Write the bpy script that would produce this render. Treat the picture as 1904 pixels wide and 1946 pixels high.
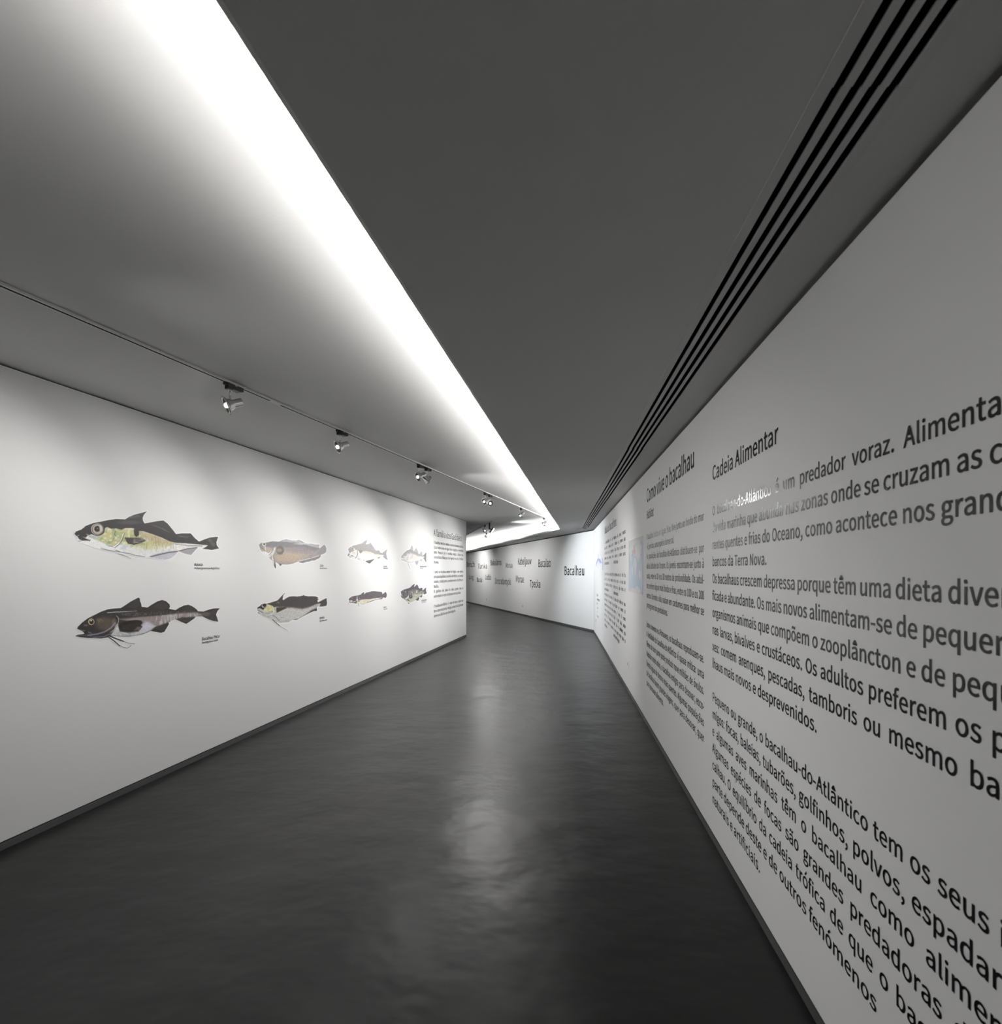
import bpy, math
import numpy as np
from mathutils import Vector, Matrix
from mathutils.geometry import tessellate_polygon

for o in list(bpy.data.objects):
    bpy.data.objects.remove(o, do_unlink=True)
SC = bpy.context.scene
COL = SC.collection

# ------------------------------------------------------------------ camera
F = 900.0            # focal length in pixels of the 1904 px wide frame
HOR = 1083.0         # image row of the horizon
EYE = 1.6
cam = bpy.data.cameras.new('camera')
cam.sensor_fit = 'HORIZONTAL'
cam.sensor_width = 36.0
cam.lens = F / 1904.0 * 36.0
cam.shift_y = (HOR - 973.0) / 1904.0
cam.clip_start = 0.02
cam.clip_end = 200
cam.dof.use_dof = True
cam.dof.focus_distance = 5.5
cam.dof.aperture_fstop = 4.5
camo = bpy.data.objects.new('camera', cam)
camo.location = (0, 0, EYE)
camo.rotation_euler = (math.pi / 2, 0, 0)
COL.objects.link(camo)
SC.camera = camo

# ------------------------------------------------------------------ world, exposure
wd = bpy.data.worlds.new('world')
SC.world = wd
wd.use_nodes = True
wd.node_tree.nodes['Background'].inputs[0].default_value = (0.0, 0.0, 0.0, 1)
wd.node_tree.nodes['Background'].inputs[1].default_value = 0.0
SC.view_settings.view_transform = 'Standard'
SC.view_settings.look = 'None'
SC.view_settings.gamma = 1.0
SC.view_settings.use_curve_mapping = False
SC.view_settings.exposure = 0.0
SC.cycles.diffuse_bounces = 4
SC.cycles.max_bounces = 6
SC.cycles.glossy_bounces = 3
SC.cycles.use_light_tree = False
SC.cycles.caustics_reflective = False
SC.cycles.sample_clamp_indirect = 6.0

COVE_STRENGTH = 260.0      # light strips lying in the ceiling cove
SPOT_POWER = 42.0         # track spotlights
FLOOD_POWER = 380.0

# ------------------------------------------------------------------ helpers
def tag(o, label=None, cat=None, group=None, kind=None):
    if label: o['label'] = label
    if cat: o['category'] = cat
    if group: o['group'] = group
    if kind: o['kind'] = kind
    return o

def link(o, parent=None):
    COL.objects.link(o)
    if parent is not None:
        o.parent = parent
    return o

def empty(name, loc=(0, 0, 0)):
    o = bpy.data.objects.new(name, None)
    o.location = loc
    o.empty_display_size = 0.1
    return link(o)

def mesh(name, verts, faces, mat, parent=None, smooth=False):
    me = bpy.data.meshes.new(name)
    me.from_pydata([tuple(v) for v in verts], [], [tuple(f) for f in faces])
    me.materials.append(mat)
    if smooth:
        for p in me.polygons: p.use_smooth = True
    me.update()
    o = bpy.data.objects.new(name, me)
    return link(o, parent)

class MB:
    """collects shapes of one mesh"""
    def __init__(s): s.v = []; s.f = []
    def add(s, v, f):
        n = len(s.v); s.v += [tuple(p) for p in v]; s.f += [tuple(i + n for i in q) for q in f]
    def prism(s, base, z0, z1):
        """base: ccw list of (x,y); z0/z1 scalars or lists"""
        n = len(base)
        a = z0 if hasattr(z0, '__len__') else [z0] * n
        b = z1 if hasattr(z1, '__len__') else [z1] * n
        v = [(p[0], p[1], a[i]) for i, p in enumerate(base)] + [(p[0], p[1], b[i]) for i, p in enumerate(base)]
        f = [tuple(range(n - 1, -1, -1)), tuple(range(n, 2 * n))]
        f += [(i, (i + 1) % n, n + (i + 1) % n, n + i) for i in range(n)]
        s.add(v, f)
    def box(s, c, ax, ay, az):
        c = Vector(c); ax = Vector(ax); ay = Vector(ay); az = Vector(az)
        v = [c + i * ax + j * ay + k * az for k in (-1, 1) for j in (-1, 1) for i in (-1, 1)]
        s.add(v, [(0, 2, 3, 1), (4, 5, 7, 6), (0, 1, 5, 4), (2, 6, 7, 3), (0, 4, 6, 2), (1, 3, 7, 5)])
    def bevbox(s, c, ax, ay, az, b):
        """box with its edges chamfered by b metres (front towards +az)"""
        c = Vector(c); ax = Vector(ax); ay = Vector(ay); az = Vector(az)
        la, lb = ax.length, ay.length
        ring = lambda i, z: [c + az * z + sx * ax * (1 - i / la) + sy * ay * (1 - i / lb) for sx, sy in ((-1, -1), (1, -1), (1, 1), (-1, 1))]
        zb = 1 - 2 * b / max(2 * az.length, 1e-6)
        v = ring(0, -1) + ring(0, zb) + ring(b, 1)
        f = [(3, 2, 1, 0), (8, 9, 10, 11)]
        for k in (0, 4):
            f += [(k + i, k + (i + 1) % 4, k + 4 + (i + 1) % 4, k + 4 + i) for i in range(4)]
        s.add(v, f)
    def lathe(s, prof, o, ax, n=24, close=True):
        """prof: list of (radius, height) along axis ax from point o"""
        o = Vector(o); ax = Vector(ax).normalized()
        t = Vector((0, 0, 1)) if abs(ax.z) < .9 else Vector((1, 0, 0))
        u = ax.cross(t).normalized(); w = ax.cross(u)
        v = []; f = []
        for r, h in prof:
            for i in range(n):
                a = 2 * math.pi * i / n
                v.append(o + ax * h + (u * math.cos(a) + w * math.sin(a)) * r)
        for k in range(len(prof) - 1):
            for i in range(n):
                j = (i + 1) % n
                f.append((k * n + i, k * n + j, (k + 1) * n + j, (k + 1) * n + i))
        if close:
            f.append(tuple(range(n - 1, -1, -1)))
            f.append(tuple((len(prof) - 1) * n + i for i in range(n)))
        s.add(v, f)
    def build(s, name, mat, parent=None, smooth=False):
        return mesh(name, s.v, s.f, mat, parent, smooth)

# ------------------------------------------------------------------ materials
def srgb(c):
    c = np.asarray(c, float) / 255.0
    return np.where(c <= .04045, c / 12.92, ((c + .055) / 1.055) ** 2.4)

def material(name, col, rough=.5, spec=.5, metal=0.0, noise=None, bump=None):
    m = bpy.data.materials.new(name)
    m.use_nodes = True
    nt = m.node_tree
    b = nt.nodes['Principled BSDF']
    b.inputs['Base Color'].default_value = (*col, 1)
    b.inputs['Roughness'].default_value = rough
    b.inputs['Specular IOR Level'].default_value = spec
    b.inputs['Metallic'].default_value = metal
    tc = nt.nodes.new('ShaderNodeTexCoord')
    if noise:
        sc, amt = noise
        n = nt.nodes.new('ShaderNodeTexNoise'); n.inputs['Scale'].default_value = sc; n.inputs['Detail'].default_value = 3
        nt.links.new(tc.outputs['Object'], n.inputs['Vector'])
        mx = nt.nodes.new('ShaderNodeMix'); mx.data_type = 'RGBA'
        mx.inputs[6].default_value = (*[c * (1 - amt) for c in col], 1)
        mx.inputs[7].default_value = (*[min(1, c * (1 + amt)) for c in col], 1)
        nt.links.new(n.outputs['Fac'], mx.inputs[0])
        nt.links.new(mx.outputs[2], b.inputs['Base Color'])
    if bump:
        sc, dist, strength = bump
        n = nt.nodes.new('ShaderNodeTexNoise'); n.inputs['Scale'].default_value = sc; n.inputs['Detail'].default_value = 2
        nt.links.new(tc.outputs['Object'], n.inputs['Vector'])
        bp = nt.nodes.new('ShaderNodeBump'); bp.inputs['Distance'].default_value = dist; bp.inputs['Strength'].default_value = strength
        nt.links.new(n.outputs['Fac'], bp.inputs['Height'])
        nt.links.new(bp.outputs['Normal'], b.inputs['Normal'])
    return m

def emitter(name, col, strength):
    m = bpy.data.materials.new(name)
    m.use_nodes = True
    b = m.node_tree.nodes['Principled BSDF']
    b.inputs['Base Color'].default_value = (.8, .8, .8, 1)
    b.inputs['Emission Color'].default_value = (*col, 1)
    b.inputs['Emission Strength'].default_value = strength
    return m

WALL_ALB = .78
M_WALL = material('wall_paint', (.78, .779, .775), .58, .28, noise=(.6, .012))
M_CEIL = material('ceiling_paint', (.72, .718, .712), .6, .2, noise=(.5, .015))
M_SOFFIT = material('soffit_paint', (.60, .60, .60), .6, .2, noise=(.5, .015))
M_GAP = material('shadow_gap_black', (.012, .012, .012), .8, .1)
M_TRIM = material('white_trim', (.85, .85, .84), .35, .4)
M_SKIRT = material('skirting_grey', (.085, .085, .085), .35, .5, noise=(3, .15))
M_BLACK = material('black_plastic', (.014, .014, .014), .38, .5, noise=(40, .2))
M_SLOT = material('plenum_black', (.004, .004, .004), .9, .05)
M_ALU = material('brushed_aluminium', (.80, .80, .79), .24, .5, .85, noise=(30, .08))
M_VINYL = material('black_vinyl', (.007, .007, .008), .2, .36)
M_VINYL.node_tree.nodes['Principled BSDF'].inputs['IOR'].default_value = 1.52
M_INK = material('caption_ink', (.02, .02, .02), .35, .5)
M_PLATE = material('white_plastic', (.74, .74, .73), .3, .5)
M_DIFF = material('diffuser_grey', (.56, .56, .56), .45, .3)
M_BULB = emitter('lamp_glass', (1, .97, .92), 14.0)
M_FLOODGLASS = emitter('flood_glass', (.93, .97, 1), 14.0)
M_BULB.cycles.emission_sampling = 'NONE'
M_FLOODGLASS.cycles.emission_sampling = 'NONE'
M_STRIP = emitter('led_strip', (1, .985, .965), COVE_STRENGTH)
M_STRIP_FAR = emitter('led_strip_far', (1, .99, .98), COVE_STRENGTH * 4.0)

def floor_material():
    m = bpy.data.materials.new('polished_resin_floor')
    m.use_nodes = True
    nt = m.node_tree; N = nt.nodes; L = nt.links
    b = N['Principled BSDF']
    tc = N.new('ShaderNodeTexCoord')
    n1 = N.new('ShaderNodeTexNoise'); n1.inputs['Scale'].default_value = .9; n1.inputs['Detail'].default_value = 4
    L.new(tc.outputs['Object'], n1.inputs['Vector'])
    cr = N.new('ShaderNodeValToRGB')
    cr.color_ramp.elements[0].position = .3; cr.color_ramp.elements[0].color = (.007, .007, .007, 1)
    cr.color_ramp.elements[1].position = .7; cr.color_ramp.elements[1].color = (.012, .012, .012, 1)
    L.new(n1.outputs['Fac'], cr.inputs[0]); L.new(cr.outputs[0], b.inputs['Base Color'])
    b.inputs['Specular IOR Level'].default_value = .33
    # gentle trowel waves and a fine grain
    n2 = N.new('ShaderNodeTexNoise'); n2.inputs['Scale'].default_value = 2.6; n2.inputs['Detail'].default_value = 3; n2.inputs['Roughness'].default_value = .5
    mp = N.new('ShaderNodeMapping'); mp.inputs['Scale'].default_value = (.8, 1.2, 1.0); mp.inputs['Rotation'].default_value = (0, 0, .12)
    L.new(tc.outputs['Object'], mp.inputs['Vector']); L.new(mp.outputs['Vector'], n2.inputs['Vector'])
    n3 = N.new('ShaderNodeTexNoise'); n3.inputs['Scale'].default_value = 90; n3.inputs['Detail'].default_value = 2
    L.new(tc.outputs['Object'], n3.inputs['Vector'])
    b1 = N.new('ShaderNodeBump'); b1.inputs['Strength'].default_value = .55; b1.inputs['Distance'].default_value = .026
    L.new(n2.outputs['Fac'], b1.inputs['Height'])
    b2 = N.new('ShaderNodeBump'); b2.inputs['Strength'].default_value = .12; b2.inputs['Distance'].default_value = .002
    L.new(n3.outputs['Fac'], b2.inputs['Height']); L.new(b1.outputs['Normal'], b2.inputs['Normal'])
    L.new(b2.outputs['Normal'], b.inputs['Normal'])
    mr = N.new('ShaderNodeMapRange'); mr.inputs[3].default_value = .31; mr.inputs[4].default_value = .39
    L.new(n1.outputs['Fac'], mr.inputs[0]); L.new(mr.outputs[0], b.inputs['Roughness'])
    return m
M_FLOOR = floor_material()

def print_material(name, rough):
    m = bpy.data.materials.new(name)
    m.use_nodes = True
    nt = m.node_tree
    b = nt.nodes['Principled BSDF']
    a = nt.nodes.new('ShaderNodeVertexColor'); a.layer_name = 'ink'
    nt.links.new(a.outputs['Color'], b.inputs['Base Color'])
    b.inputs['Roughness'].default_value = rough
    b.inputs['Specular IOR Level'].default_value = .35
    return m
M_PRINT = print_material('printed_film', .4)
M_MAP = print_material('laminated_map', .14)
M_MAP.node_tree.nodes['Principled BSDF'].inputs['Specular IOR Level'].default_value = .7

# ------------------------------------------------------------------ the plan of the gallery
Z_LOW = 2.636        # underside of the lowered ceiling
Z_UP = 2.774         # raised ceiling
class Wall:
    """vertical wall face X = c + m*Y"""
    def __init__(s, c, m): s.c = c; s.m = m; s.k = math.hypot(1, m)
    def x(s, y): return s.c + s.m * y
    def at(s, y, off=0.0):      # off: metres to +X side of the face
        return Vector((s.x(y) + off / s.k, y - off * s.m / s.k, 0))
    def hit(s, px, py):
        a = (px - 952.0) / F
        y = s.c / (a - s.m)
        return y, EYE + (HOR - py) / F * y
WR = Wall(.911, .1211)
WL = Wall(-3.472, .2322)
CY = 12.2
FARM = -4.025 / 11.0
WF = Wall(WR.x(CY) - FARM * CY, FARM)
Y0 = -4.0
YL = 11.36
YE = 31.0

def quad(wall, ya, yb, off0, off1):
    pts = [wall.at(ya, off0), wall.at(yb, off0), wall.at(yb, off1), wall.at(ya, off1)]
    pts = [(p.x, p.y) for p in pts]
    area = sum(pts[i][0] * pts[(i + 1) % 4][1] - pts[(i + 1) % 4][0] * pts[i][1] for i in range(4))
    return pts if area > 0 else pts[::-1]

# lowered ceiling edge (the cove): X = -.662 + .1803 Y, then turning along the far wall
ce = lambda y: -.662 + .1803 * y
P1 = Vector((ce(12.1), 12.1, Z_LOW))
WC = Vector((WR.x(CY), CY, Z_LOW))
W2 = Vector((WF.x(23.2), 23.2, 2.452))
nrm = (WC - P1).cross(W2 - P1).normalized()
def zlow(x, y):
    """height of the lowered ceiling: level by the right wall, sloping gently down along the far wall"""
    z = P1.z - (nrm.x * (x - P1.x) + nrm.y * (y - P1.y)) / nrm.z
    side = (WC.x - P1.x) * (y - P1.y) - (WC.y - P1.y) * (x - P1.x)
    return z if side > 0 else Z_LOW
# far end of the cove edge in view
d = Vector(((887 - 952) / F, 1, (HOR - 1047.5) / F)); o0 = Vector((0, 0, EYE))
tt = nrm.dot(P1 - o0) / nrm.dot(d)
P2 = o0 + d * tt
fd = Vector((P2.x - P1.x, P2.y - P1.y)).normalized()
P3 = Vector((P1.x, P1.y)) + fd * ((YE - P1.y) / fd.y)

# rounded corner
nd = Vector((.1803, 1)).normalized()
rc = .16
c0 = Vector((P1.x, P1.y)) - nd * rc
c1 = Vector((P1.x, P1.y)) + fd * rc
corner = []
for i in range(7):
    t = i / 6
    corner.append((1 - t) ** 2 * c0 + 2 * t * (1 - t) * Vector((P1.x, P1.y)) + t * t * c1)
edge = [Vector((ce(Y0), Y0))] + [Vector((ce(y), y)) for y in (0, 4, 8)] + corner
nfar = 8
edge += [corner[-1].lerp(P3, i / nfar) for i in range(1, nfar + 1)]
MID = 4 + 3          # index of the corner's middle point

def offset_path(path, dist):
    out = []
    for i, p in enumerate(path):
        a = path[max(i - 1, 0)]; b = path[min(i + 1, len(path) - 1)]
        t = (b - a).normalized()
        out.append(p + Vector((t.y, -t.x)) * dist)
    return out

# ------------------------------------------------------------------ setting: floor and walls
mb = MB()
mb.prism([(-8, Y0 - .3), (3.2, Y0 - .3), (3.2, YE + .3), (-8, YE + .3)], -.12, 0)
tag(mb.build('floor', M_FLOOR), 'dark grey polished resin floor with soft light reflections', kind='structure')

SK = .042            # skirting height
def long_wall(name, wall, ya, yb, side, thick, ztop, label):
    mb = MB()
    q = quad(wall, ya, yb, 0, side * thick)
    if callable(ztop):
        zt = [ztop(p) for p in q]
    else:
        zt = ztop
    mb.prism(q, SK + .008, zt)
    w = tag(mb.build(name, M_WALL), label, kind='structure')
    return w
long_wall('wall_right', WR, Y0, CY, 1, .2, Z_LOW - .02, 'long pale right wall covered in black lettering')
long_wall('wall_left', WL, Y0, YL, -1, .22, Z_UP - .009, 'pale left partition wall carrying the fish prints')
long_wall('wall_far', WF, CY, YE, 1, .2, lambda p: zlow(*p) - .022, 'pale far wall with cod names in many languages')

def skirting(name, wall, ya, yb, side, thick, label):
    mb = MB(); mb.prism(quad(wall, ya, yb, -side * .002, side * thick), .001, SK)
    o = tag(mb.build(name, M_SKIRT), label, kind='structure')
    g = MB(); g.prism(quad(wall, ya, yb, side * .008, side * (thick - .02)), SK, SK + .008)
    g.build('shadow_gap', M_GAP, o)
    return o
skirting('baseboard_right', WR, Y0, CY - .02, 1, .19, 'dark grey skirting along the right wall')
skirting('baseboard_left', WL, Y0, YL, -1, .21, 'dark grey skirting along the left wall')
skirting('baseboard_far', WF, CY + .02, YE, 1, .19, 'dark grey skirting along the far wall')

# shadow gaps between walls and ceilings
g = MB(); g.prism(quad(WR, Y0, CY, .03, .2), Z_LOW - .02, Z_LOW + .03)
tag(g.build('trim_1', M_GAP), 'black shadow gap above the right wall', kind='structure')
g = MB(); g.prism(quad(WL, Y0, YL, -.012, -.21), Z_UP - .009, Z_UP)
tag(g.build('trim_2', M_GAP), 'black shadow gap above the left wall', kind='structure')
g = MB(); q = quad(WF, CY + 1.0, YE, .03, .2); g.prism(q, [zlow(*p) - .022 for p in q], [zlow(*p) + .02 for p in q])
tag(g.build('trim_3', M_GAP), 'black shadow gap above the far wall', kind='structure')
g = MB(); g.prism(quad(WL, Y0, YL, .0025, -.004), Z_UP - .018, Z_UP - .0085)  # white strip added for the light caught by the wall's top edge
tag(g.build('trim_4', M_TRIM), 'thin added white strip for the lit edge along the top of the left wall', kind='structure')

# walls out of view that close the rooms
g = MB(); g.prism([(-5, Y0 - .2), (1.2, Y0 - .2), (1.2, Y0), (-5, Y0)], 0, Z_UP)
tag(g.build('wall_back', M_WALL), 'plain wall behind the viewer', kind='structure')
g = MB(); g.prism([(-7.2, YE), (-4.2, YE), (-4.2, YE + .2), (-7.2, YE + .2)], 0, Z_UP)
tag(g.build('wall_end', M_WALL), 'plain wall closing the far passage', kind='structure')
g = MB(); g.prism([(-7.4, 7.8), (-7.2, 7.8), (-7.2, YE + .2), (-7.4, YE + .2)], 0, Z_UP)
tag(g.build('wall_side', M_WALL), 'plain side wall of the far passage', kind='structure')
g = MB(); g.prism([(-7.2, 7.8), (WL.x(7.9) - .24, 7.8), (WL.x(7.9) - .24, 8.0), (-7.2, 8.0)], 0, Z_UP)
tag(g.build('wall_return', M_WALL), 'plain return wall behind the left partition', kind='structure')

# ------------------------------------------------------------------ ceilings
g = MB(); g.prism([(-8, Y0 - .3), (3.2, Y0 - .3), (3.2, YE + .3), (-8, YE + .3)], Z_UP, Z_UP + .1)
tag(g.build('ceiling', M_CEIL), 'raised white ceiling washed by the hidden cove light', kind='structure')

# the lowered ceiling with the diffuser opening
DF = [(.351, .158)]
def wr_pt(y, dist):          # point at distance dist (m, in X) left of the right wall
    return Vector((WR.x(y) - dist, y))
DY0, DY1 = -2.02, 12.0
outer = edge[:MID + 1] + [Vector((WC.x, WC.y)), WR.at(CY, .19).to_2d(), WR.at(Y0, .19).to_2d()]
hole = [wr_pt(DY0, .351), wr_pt(DY1, .351), wr_pt(DY1, .158), wr_pt(DY0, .158)]
vs = [Vector((p.x, p.y, 0)) for p in outer]; hs = [Vector((p.x, p.y, 0)) for p in hole]
tris = tessellate_polygon([vs, hs])
allp = outer + hole
g = MB()
g.add([(p.x, p.y, Z_LOW) for p in allp], [tuple(t) for t in tris])
fe = edge[MID:]
wl = [Vector((WC.x, WC.y))] + [WF.at(CY + (YE - CY) * i / (len(fe) - 1), 0).to_2d() for i in range(1, len(fe))]
wo = [WR.at(CY, .19).to_2d()] + [WF.at(CY + (YE - CY) * i / (len(fe) - 1), .19).to_2d() for i in range(1, len(fe))]
for A_, B_ in ((fe, wl), (wl, wo)):
    v = []; f = []
    for a, b in zip(A_, B_):
        v += [(a.x, a.y, zlow(a.x, a.y + 1e-4)), (b.x, b.y, zlow(b.x, b.y + 1e-4))]
    for i in range(len(A_) - 1):
        f.append((2 * i, 2 * i + 1, 2 * i + 3, 2 * i + 2))
    g.add(v, f)
# lip, top of the slab and back of the cove
LIP = .05            # height of the cove lip
TRAY = .034          # floor of the cove behind it
inn = offset_path(edge, .34)
v = []; f = []
for a, b in zip(edge, inn):
    z = zlow(a.x, a.y)
    v += [(a.x, a.y, z), (a.x, a.y, z + TRAY), (b.x, b.y, z + TRAY), (b.x, b.y, Z_UP + .01)]
lipf = [(4 * i, 4 * i + 1, 4 * i + 5, 4 * i + 4) for i in range(len(edge) - 1)]
g.add(v, lipf)
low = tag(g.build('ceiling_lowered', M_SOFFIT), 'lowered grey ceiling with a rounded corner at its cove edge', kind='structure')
t = MB()
t.add(v, [(4 * i + k, 4 * i + k + 1, 4 * i + k + 5, 4 * i + k + 4) for i in range(len(edge) - 1) for k in (1, 2)])
t.build('cove_tray', M_TRIM, low)
# white painted lip of the cove
lipo = offset_path(edge, -.012)
g = MB(); v = []; f = []
for a, b in zip(lipo, edge):
    z = zlow(b.x, b.y)
    v += [(b.x, b.y, z + .0), (a.x, a.y, z), (a.x, a.y, z + LIP + .002), (b.x, b.y, z + LIP + .002)]
for i in range(len(edge) - 1):
    for k in range(3):
        f.append((4 * i + k, 4 * i + k + 1, 4 * i + k + 5, 4 * i + k + 4))
g.add(v, f)
g.build('cove_lip', M_TRIM, low)

# hidden light strips lying on the slab behind the lip
def strip(path, label, mat):
    a = offset_path(path, .085); b = offset_path(path, .105)
    g = MB(); v = []; f = []
    for p, q in zip(a, b):
        z = zlow(p.x, p.y) + TRAY
        v += [(p.x, p.y, z + .001), (p.x, p.y, z + .012), (q.x, q.y, z + .012), (q.x, q.y, z + .001)]
    for i in range(len(path) - 1):
        for k in range(3):
            f.append((4 * i + k, 4 * i + k + 1, 4 * i + k + 5, 4 * i + k + 4))
    g.add(v, f)
    return tag(g.build('cove_light', mat), label, 'light', 'light strips in the ceiling cove')
near = [Vector((ce(y), y)) for y in np.linspace(-3.5, 11.85, 9)]
strip(near, 'long white light strip hidden in the ceiling cove above the walkway', M_STRIP)
farp = [corner[-1].lerp(P3, t) for t in np.linspace(.003, .93, 9)]
strip(farp, 'white light strip in the cove along the far wall', M_STRIP_FAR)

# ------------------------------------------------------------------ linear air diffusers in the lowered ceiling
joints = [-2.02, 1.015, 4.05, 7.08, 10.1, 12.0]
dlabel = ['nearest length of the black-slotted linear air diffuser, running overhead out of frame',
          'second length of linear air diffuser from the viewer, above the large black text',
          'third length of linear air diffuser, above the heading beside the wall map',
          'fourth length of linear air diffuser, above the pale far text columns',
          'last short length of linear air diffuser, ending by the room corner']
for i in range(5):
    ya, yb = joints[i] + .0003, joints[i + 1] - .0003
    sh = (.0, .0022, -.0018, .0015, -.001)[i]
    t = tag(empty('air_diffuser', (WR.x(ya) - .25, ya, Z_LOW)), dlabel[i], 'air diffuser', 'linear air diffusers in the lowered ceiling')
    off = Vector((WR.x(ya) - .25, ya, Z_LOW))
    def bar(name, d0, d1, z0, z1, mat):
        b = MB()
        pts = [wr_pt(ya, d0), wr_pt(ya, d1), wr_pt(yb, d1), wr_pt(yb, d0)]
        b.prism([(p.x - off.x, p.y - off.y) for p in pts], z0, z1)
        return b.build(name, mat, t)
    bar('flange', .356, .3225 + sh, -.0025, .004, M_DIFF)
    bar('flange', .183 + sh, .153, -.0025, .004, M_DIFF)
    for d0, d1 in ((.302, .281), (.2605, .243), (.222, .2045)):
        bar('slat', d0 + sh, d1 + sh, -.001, .003, M_DIFF)
    bar('plenum', .35, .159, .09, .11, M_SLOT)
    bar('plenum_side', .35, .345, .004, .09, M_SLOT)
    bar('plenum_side', .164, .159, .004, .09, M_SLOT)

# ------------------------------------------------------------------ lighting tracks
def ceil_pt(px, py, z=Z_UP):
    y = F * (z - EYE) / (HOR - py)
    return Vector(((px - 952.0) / F * y, y, z))
TA = ceil_pt(0, 537.8); TB = ceil_pt(1032, 982)
tdir = (TB - TA).normalized(); tnor = Vector((tdir.y, -tdir.x, 0))
def on_track(px):
    """point of the main track seen in image column px"""
    a = (px - 952.0) / F
    s = (a * TA.y - TA.x) / (tdir.x - a * tdir.y)
    return TA + tdir * s
def make_track(start, end, label, couplers=(), lod=False):
    u = (end - start); L = u.length; u = u / L; n = Vector((u.y, -u.x, 0))
    t = tag(empty('lighting_track', start), label, 'light track', 'lighting tracks on the raised ceiling')
    mid = u * (L / 2)
    for s in (-1, 1):
        b = MB(); b.box(mid + n * s * .0125 + Vector((0, 0, -.006)), u * (L / 2), n * .0045, Vector((0, 0, .006)))
        b.build('rail', M_TRIM, t)
    b = MB(); b.box(mid + Vector((0, 0, -.006)), u * (L / 2), n * .0079, Vector((0, 0, .0046)))
    b.build('groove', M_GAP, t)
    for c in couplers:
        b = MB(); b.box(u * c + Vector((0, 0, -.0112)), u * .045, n * .0079, Vector((0, 0, .0006)))
        b.build('coupler', M_TRIM, t)
    return t
cp = on_track(523)
t0 = TA - tdir * 3.2
make_track(t0, on_track(1043), 'long white lighting track with black groove above the fish prints',
           [(cp - t0).length, (on_track(975) - t0).length])
FB = ceil_pt(934.5, 990.2); FA = ceil_pt(887, 1016.4); FA = FB + (FA - FB).normalized() * 13.0
make_track(FA, FB, 'short lighting track beyond the end of the left wall')

# ------------------------------------------------------------------ spotlights
def spotlight(base, along, aim, label, power, spread=112, col=(1, .99, .972), blend=1.0, tilt=0.0):
    """black adapter in the track, aluminium stem and lamp head"""
    along = Vector(along).normalized(); n = Vector((along.y, -along.x, 0)); Z = Vector((0, 0, 1))
    aim = Vector(aim).normalized()
    t = tag(empty('track_spotlight', base), label, 'spotlight', 'aluminium spotlights on the lighting tracks')
    # adapter: deeper at the stem end, bottom chamfered at the other
    b = MB()
    prof = [(-.024, -.0115), (.086, -.0115), (.086, -.036), (.066, -.044), (.012, -.044), (.008, -.05), (-.024, -.05)]
    v = [along * s + n * w + Z * h for w in (-.0165, .0165) for s, h in prof]
    k = len(prof)
    f = [tuple(range(k)), tuple(range(2 * k - 1, k - 1, -1))] + [(i, k + i, k + (i + 1) % k, (i + 1) % k) for i in range(k)]
    b.add(v, f)
    b.box(along * -.031 + Z * -.018, along * .008, n * .012, Z * .009)
    ad = b.build('adapter', M_BLACK, t)
    b = MB(); b.box(along * .03 + n * .0172 + Z * -.017, along * .008, n * .001, Z * .003)
    b.build('contact_mark', M_ALU, ad)
    b = MB()
    b.lathe([(.011, 0), (.011, -.004), (.0065, -.006), (.0065, -.062), (.008, -.064), (.008, -.074), (.004, -.078)], Z * -.0495, (0, 0, 1), 14)
    b.build('stem', M_ALU, t, True)
    J = Z * -.120
    hp = J + aim * -.012 + Z * -.022
    b = MB(); b.lathe([(.007, -.011), (.007, .011)], J, n, 12)
    b.box(J + Z * -.008, aim * .01, n * .003, Z * .012)
    b.build('knuckle', M_BLACK, t)
    # head: canister, flared cone, rim
    b = MB()
    b.lathe([(.001, -.062), (.0235, -.062), (.025, -.060), (.025, -.012), (.027, -.008), (.040, .018), (.046, .026), (.051, .027), (.053, .031), (.053, .037), (.049, .039), (.045, .036)], hp, aim, 28, False)
    hd = b.build('lamp_head', M_ALU, t, True)
    b = MB(); b.lathe([(.0455, .0365), (.043, .022), (.026, .012), (.0165, .012), (.0165, .027), (.0150, .028)], hp, aim, 28, False)
    b.build('reflector', M_BLACK, hd, True)
    b = MB(); b.lathe([(.0150, .027), (.0150, .036), (.013, .041), (.008, .0445), (.001, .0455)], hp, aim, 20, False)
    b.build('bulb', M_BULB, hd, True)
    e1 = aim.cross(Z).normalized(); e2 = aim.cross(e1)
    for s in (-1, 1):
        b = MB(); b.box(hp + e2 * s * .055 + aim * .033, e1 * .004, e2 * .004, aim * .005)
        b.build('clip', M_ALU, hd)
    if power > 0:
        L = bpy.data.lights.new('spot_beam', 'SPOT')
        L.energy = power; L.color = col; L.spot_size = math.radians(spread); L.spot_blend = blend; L.shadow_soft_size = .02
        lo = bpy.data.objects.new('spot_beam', L)
        lo.location = hp + aim * .066
        aim = (aim + Vector((0, 0, -tilt))).normalized()     # beam turned below the head's axis, added to light the lower wall
        lo.rotation_euler = (-aim).to_track_quat('Z', 'Y').to_euler()
        link(lo, t)
    return t

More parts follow.
